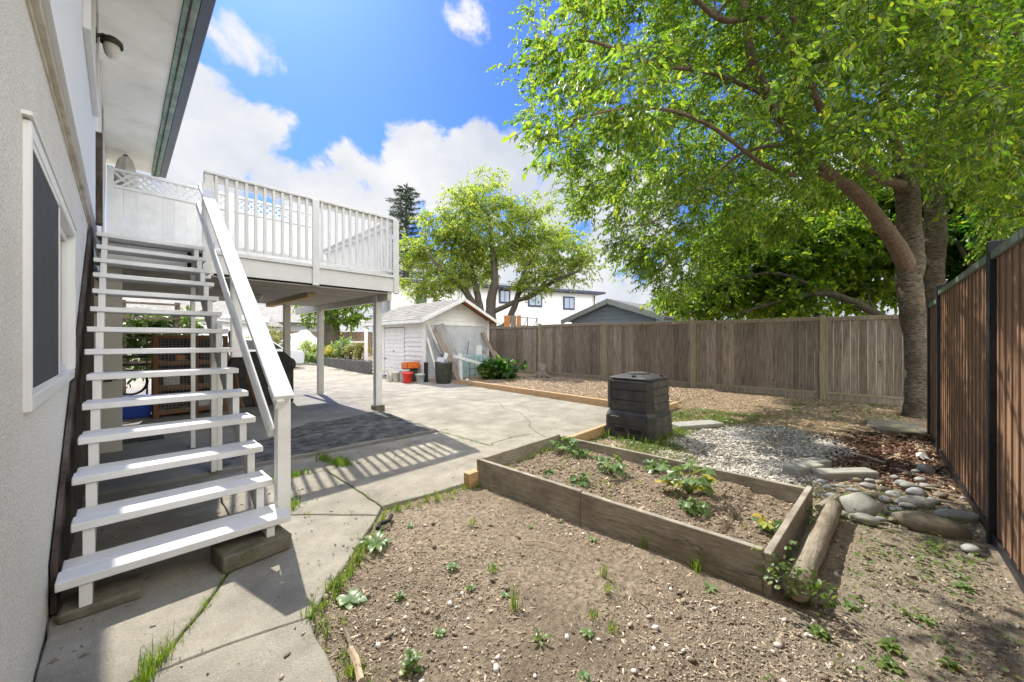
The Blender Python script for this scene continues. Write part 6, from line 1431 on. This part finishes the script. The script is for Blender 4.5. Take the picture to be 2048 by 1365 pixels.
# vegetables in the raised bed
def kale(u, v, s_, label, yellow=False):
    x, y = at(u, v, .1); x = min(max(x, 2.55), 3.78); y = min(max(y, .5), 2.7); z = bed_z(x, y); t = thing('vegetable_plant', label, 'vegetable', (x, y, z)); mb = MB(); sm = MB(); yl = MB()
    for i in range(int(12 * s_) + 5):
        a = i * 2.4 + random.uniform(-.3, .3); l = .14 * s_ * random.uniform(.6, 1.1); h = .17 * s_ * random.uniform(.35, 1.0); c = Vector((x + l * math.cos(a) * .8, y + l * math.sin(a) * .8, z + h))
        sm.tube([(x, y, z), (x + l * math.cos(a) * .35, y + l * math.sin(a) * .35, z + h * .6), tuple(c)], .003, 4, cap=False)
        r_ = .045 * s_ ** .5 * random.uniform(.7, 1.25); dn = Vector((math.cos(a), math.sin(a), random.uniform(-.5, .2))).normalized(); nrm = (Vector((0, 0, 1)) + dn * random.uniform(-.2, .7) + Vector((random.gauss(0, .25), random.gauss(0, .25), 0))).normalized(); e1 = (dn - nrm * dn.dot(nrm)).normalized(); e2 = nrm.cross(e1)
        tgt = yl if yellow and i % 3 == 0 else mb; b = len(tgt.v); tgt.v.append(tuple(c + e1 * r_ * .3)); n = 14
        for k in range(n):
            w = 2 * math.pi * k / n; rr = r_ * (1.0 + .30 * math.cos(5 * w)) * (1 if abs(w - math.pi) > .35 else .45); tgt.v.append(tuple(c + e1 * (r_ * .5 + rr * math.cos(w)) + e2 * rr * math.sin(w) + nrm * random.uniform(-.012, .012) - nrm * .02))
        for k in range(n): tgt.f.append((b, b + 1 + k, b + 1 + (k + 1) % n))
    mb.build('leaves', M['kale'], t, smooth=False); sm.build('stem', M['weed'], t)
    if yl.v: yl.build('yellow_leaves', M['yleaf'], t)
kale(1130, 905, 1.0, 'leafy vegetable plant at the far corner of the bed, nearest the concrete')
kale(1160, 912, .6, 'small leafy plant second along the far board of the raised bed')
kale(1222, 945, 1.05, 'leafy vegetable plant standing third along the far side of the raised bed')
kale(1312, 945, .8, 'pale blue green plant before the largest one in the bed')
kale(1378, 990, 1.5, 'largest vegetable plant in the bed with some yellowed leaves', True)
kale(1390, 1025, .6, 'low dark leafed seedling in front of the largest vegetable')
kale(1545, 1060, .6, 'yellowing squash leaves by the near end of the bed', True)
kale(1158, 968, .55, 'light green seedling in the middle of the raised bed')
kale(1098, 948, .35, 'tiny pale seedling at the left half of the bed')
cr = [(random.gauss(2.62, .06), random.gauss(2.62, .10), ) for _ in range(10)] + [(random.uniform(2.55, 3.7), 2.70) for _ in range(18)] + [(random.uniform(2.6, 3.7), random.uniform(.6, 2.6)) for _ in range(22)]
blades('bed_grass', np.array([(x, y, bed_z(x, y)) for x, y in cr]), RNG.uniform(.04, .14, len(cr)), M['grass'], per=5, wid=.002, lean=.5)
# leafy weed trailing over the log end
cs = [np.array((2.50 + RNG.normal(0, .09), .33 + RNG.normal(0, .10), .10 + RNG.random() * .14)) for _ in range(16)]
P, D = cluster_points(cs, 3, 5, .12, None, droop=.4); lw = thing('trailing_weed', 'bright trailing weed climbing over the near end of the log', 'weed', (2.5, .33, 0)); leaves('leaves', P, D, .02, .038, 1.1, M['weed'], lw, droop=.2)
mb = MB()
for q in cs[:8]: mb.tube([(2.5, .34, .0), tuple((q + np.array((2.5, .34, .05))) / 2), tuple(q)], .002, 4)
mb.build('stem', M['weed'], lw)
cs = [np.array((2.9 + RNG.random() * .9, .36 + RNG.normal(0, .02), .03 + RNG.random() * .10)) for _ in range(14)]
P, D = cluster_points(cs, 3, 5, .09, None, droop=.4); lw = thing('creeping_weed', 'green creeping weed filling the gap between bed board and log', 'weed', (3.3, .33, 0)); leaves('leaves', P, D, .02, .035, 1.1, M['weed'], lw, droop=.2)
# litter: dead leaf, sticks, plastic edging scrap, bare twigs
for u0, v0, u1, v1, r_, lb, m_ in ((1048, 1082, 1125, 1093, .004, 'thin pale stick lying on soil below the raised bed', 'chip'), (700, 1300, 722, 1365, .016, 'split length of bark along the concrete edge in the foreground', 'chip'), (690, 1260, 705, 1330, .008, 'thin dry stick beside the concrete edge', 'oldplank'), (1700, 905, 1770, 925, .012, 'long pale dead branch lying on the gravel', 'chip'), (1780, 935, 1890, 965, .008, 'thin dead branch across the red bark', 'oldplank'), (1850, 975, 1900, 985, .008, 'dead twig near the side fence stones', 'chip')):
    a_, b_ = at(u0, v0), at(u1, v1); mb = MB(); mb.tube([(*a_, .005), ((a_[0] + b_[0]) / 2 + .01, (a_[1] + b_[1]) / 2 + .012, .012), (*b_, .006)], r_, 6); tag(mb.build('stick', M[m_]), lb, 'stick')
es = [at0(755, 1062), at0(760, 1052), at0(778, 1046), at0(783, 1035)]; mb = MB(); mb.tube([(*p, .012) for p in es], .016, 6); tag(mb.build('edging_scrap', M['blackrubber']), 'scrap of black plastic edging in the soil near the patio corner', 'edging')
x, y = at(325, 1165 + 0 * 1, 0); 
for u, v, lb in ((105, 1325, 'small dead leaf on concrete at the foot of the wall'), (168, 1313, 'curled brown dead leaf on the sunlit concrete'), (230, 1189, 'dark twig scrap in the shade under the lowest step')):
    x, y = at(u, v, .004); mb = MB(); mb.add([(x - .02, y, .008), (x, y - .008, .012), (x + .022, y + .004, .007), (x, y + .010, .016)], [(0, 1, 2), (0, 2, 3)]); tag(mb.build('dead_leaf', M['oldplank']), lb, 'leaf')
lf = np.concatenate([rand_in(REDM, 50), rand_in(GRAVEL, 30), rand_in([(3.0, -.5), (4.4, -.5), (4.4, .9), (8.3, 2.9), (10.5, 3), (10.5, -.4), (7, -.5)], 120)]); n_ = len(lf); X_, Y_, Z_ = yawed(n_, .45)
V_, F2_ = scatter(LEAF[0], LEAF[1], np.c_[lf, [soil_z(*q) + .014 for q in lf]], X_, Y_, Z_, np.c_[RNG.uniform(.03, .07, n_), RNG.uniform(.03, .06, n_), RNG.uniform(.03, .09, n_)]); tag(fast_mesh('fallen_leaves', V_, F2_, M['chip']), kind='stuff')
pg = at(1843, 915); mb = MB(); rnd_ = [(pg[0] + .16 * math.cos(a) * random.uniform(.5, 1.1), pg[1] + .07 * math.sin(a) * random.uniform(.6, 1.2), random.uniform(.01, .05)) for a in np.linspace(0, 6.28, 13)[:-1]]
mb.add([(pg[0], pg[1], .07)] + rnd_, [(0, 1 + i, 1 + (i + 1) % 12) for i in range(12)]); tag(mb.build('torn_paper', M['white']), 'crumpled torn white paper lying on the red bark', 'paper')
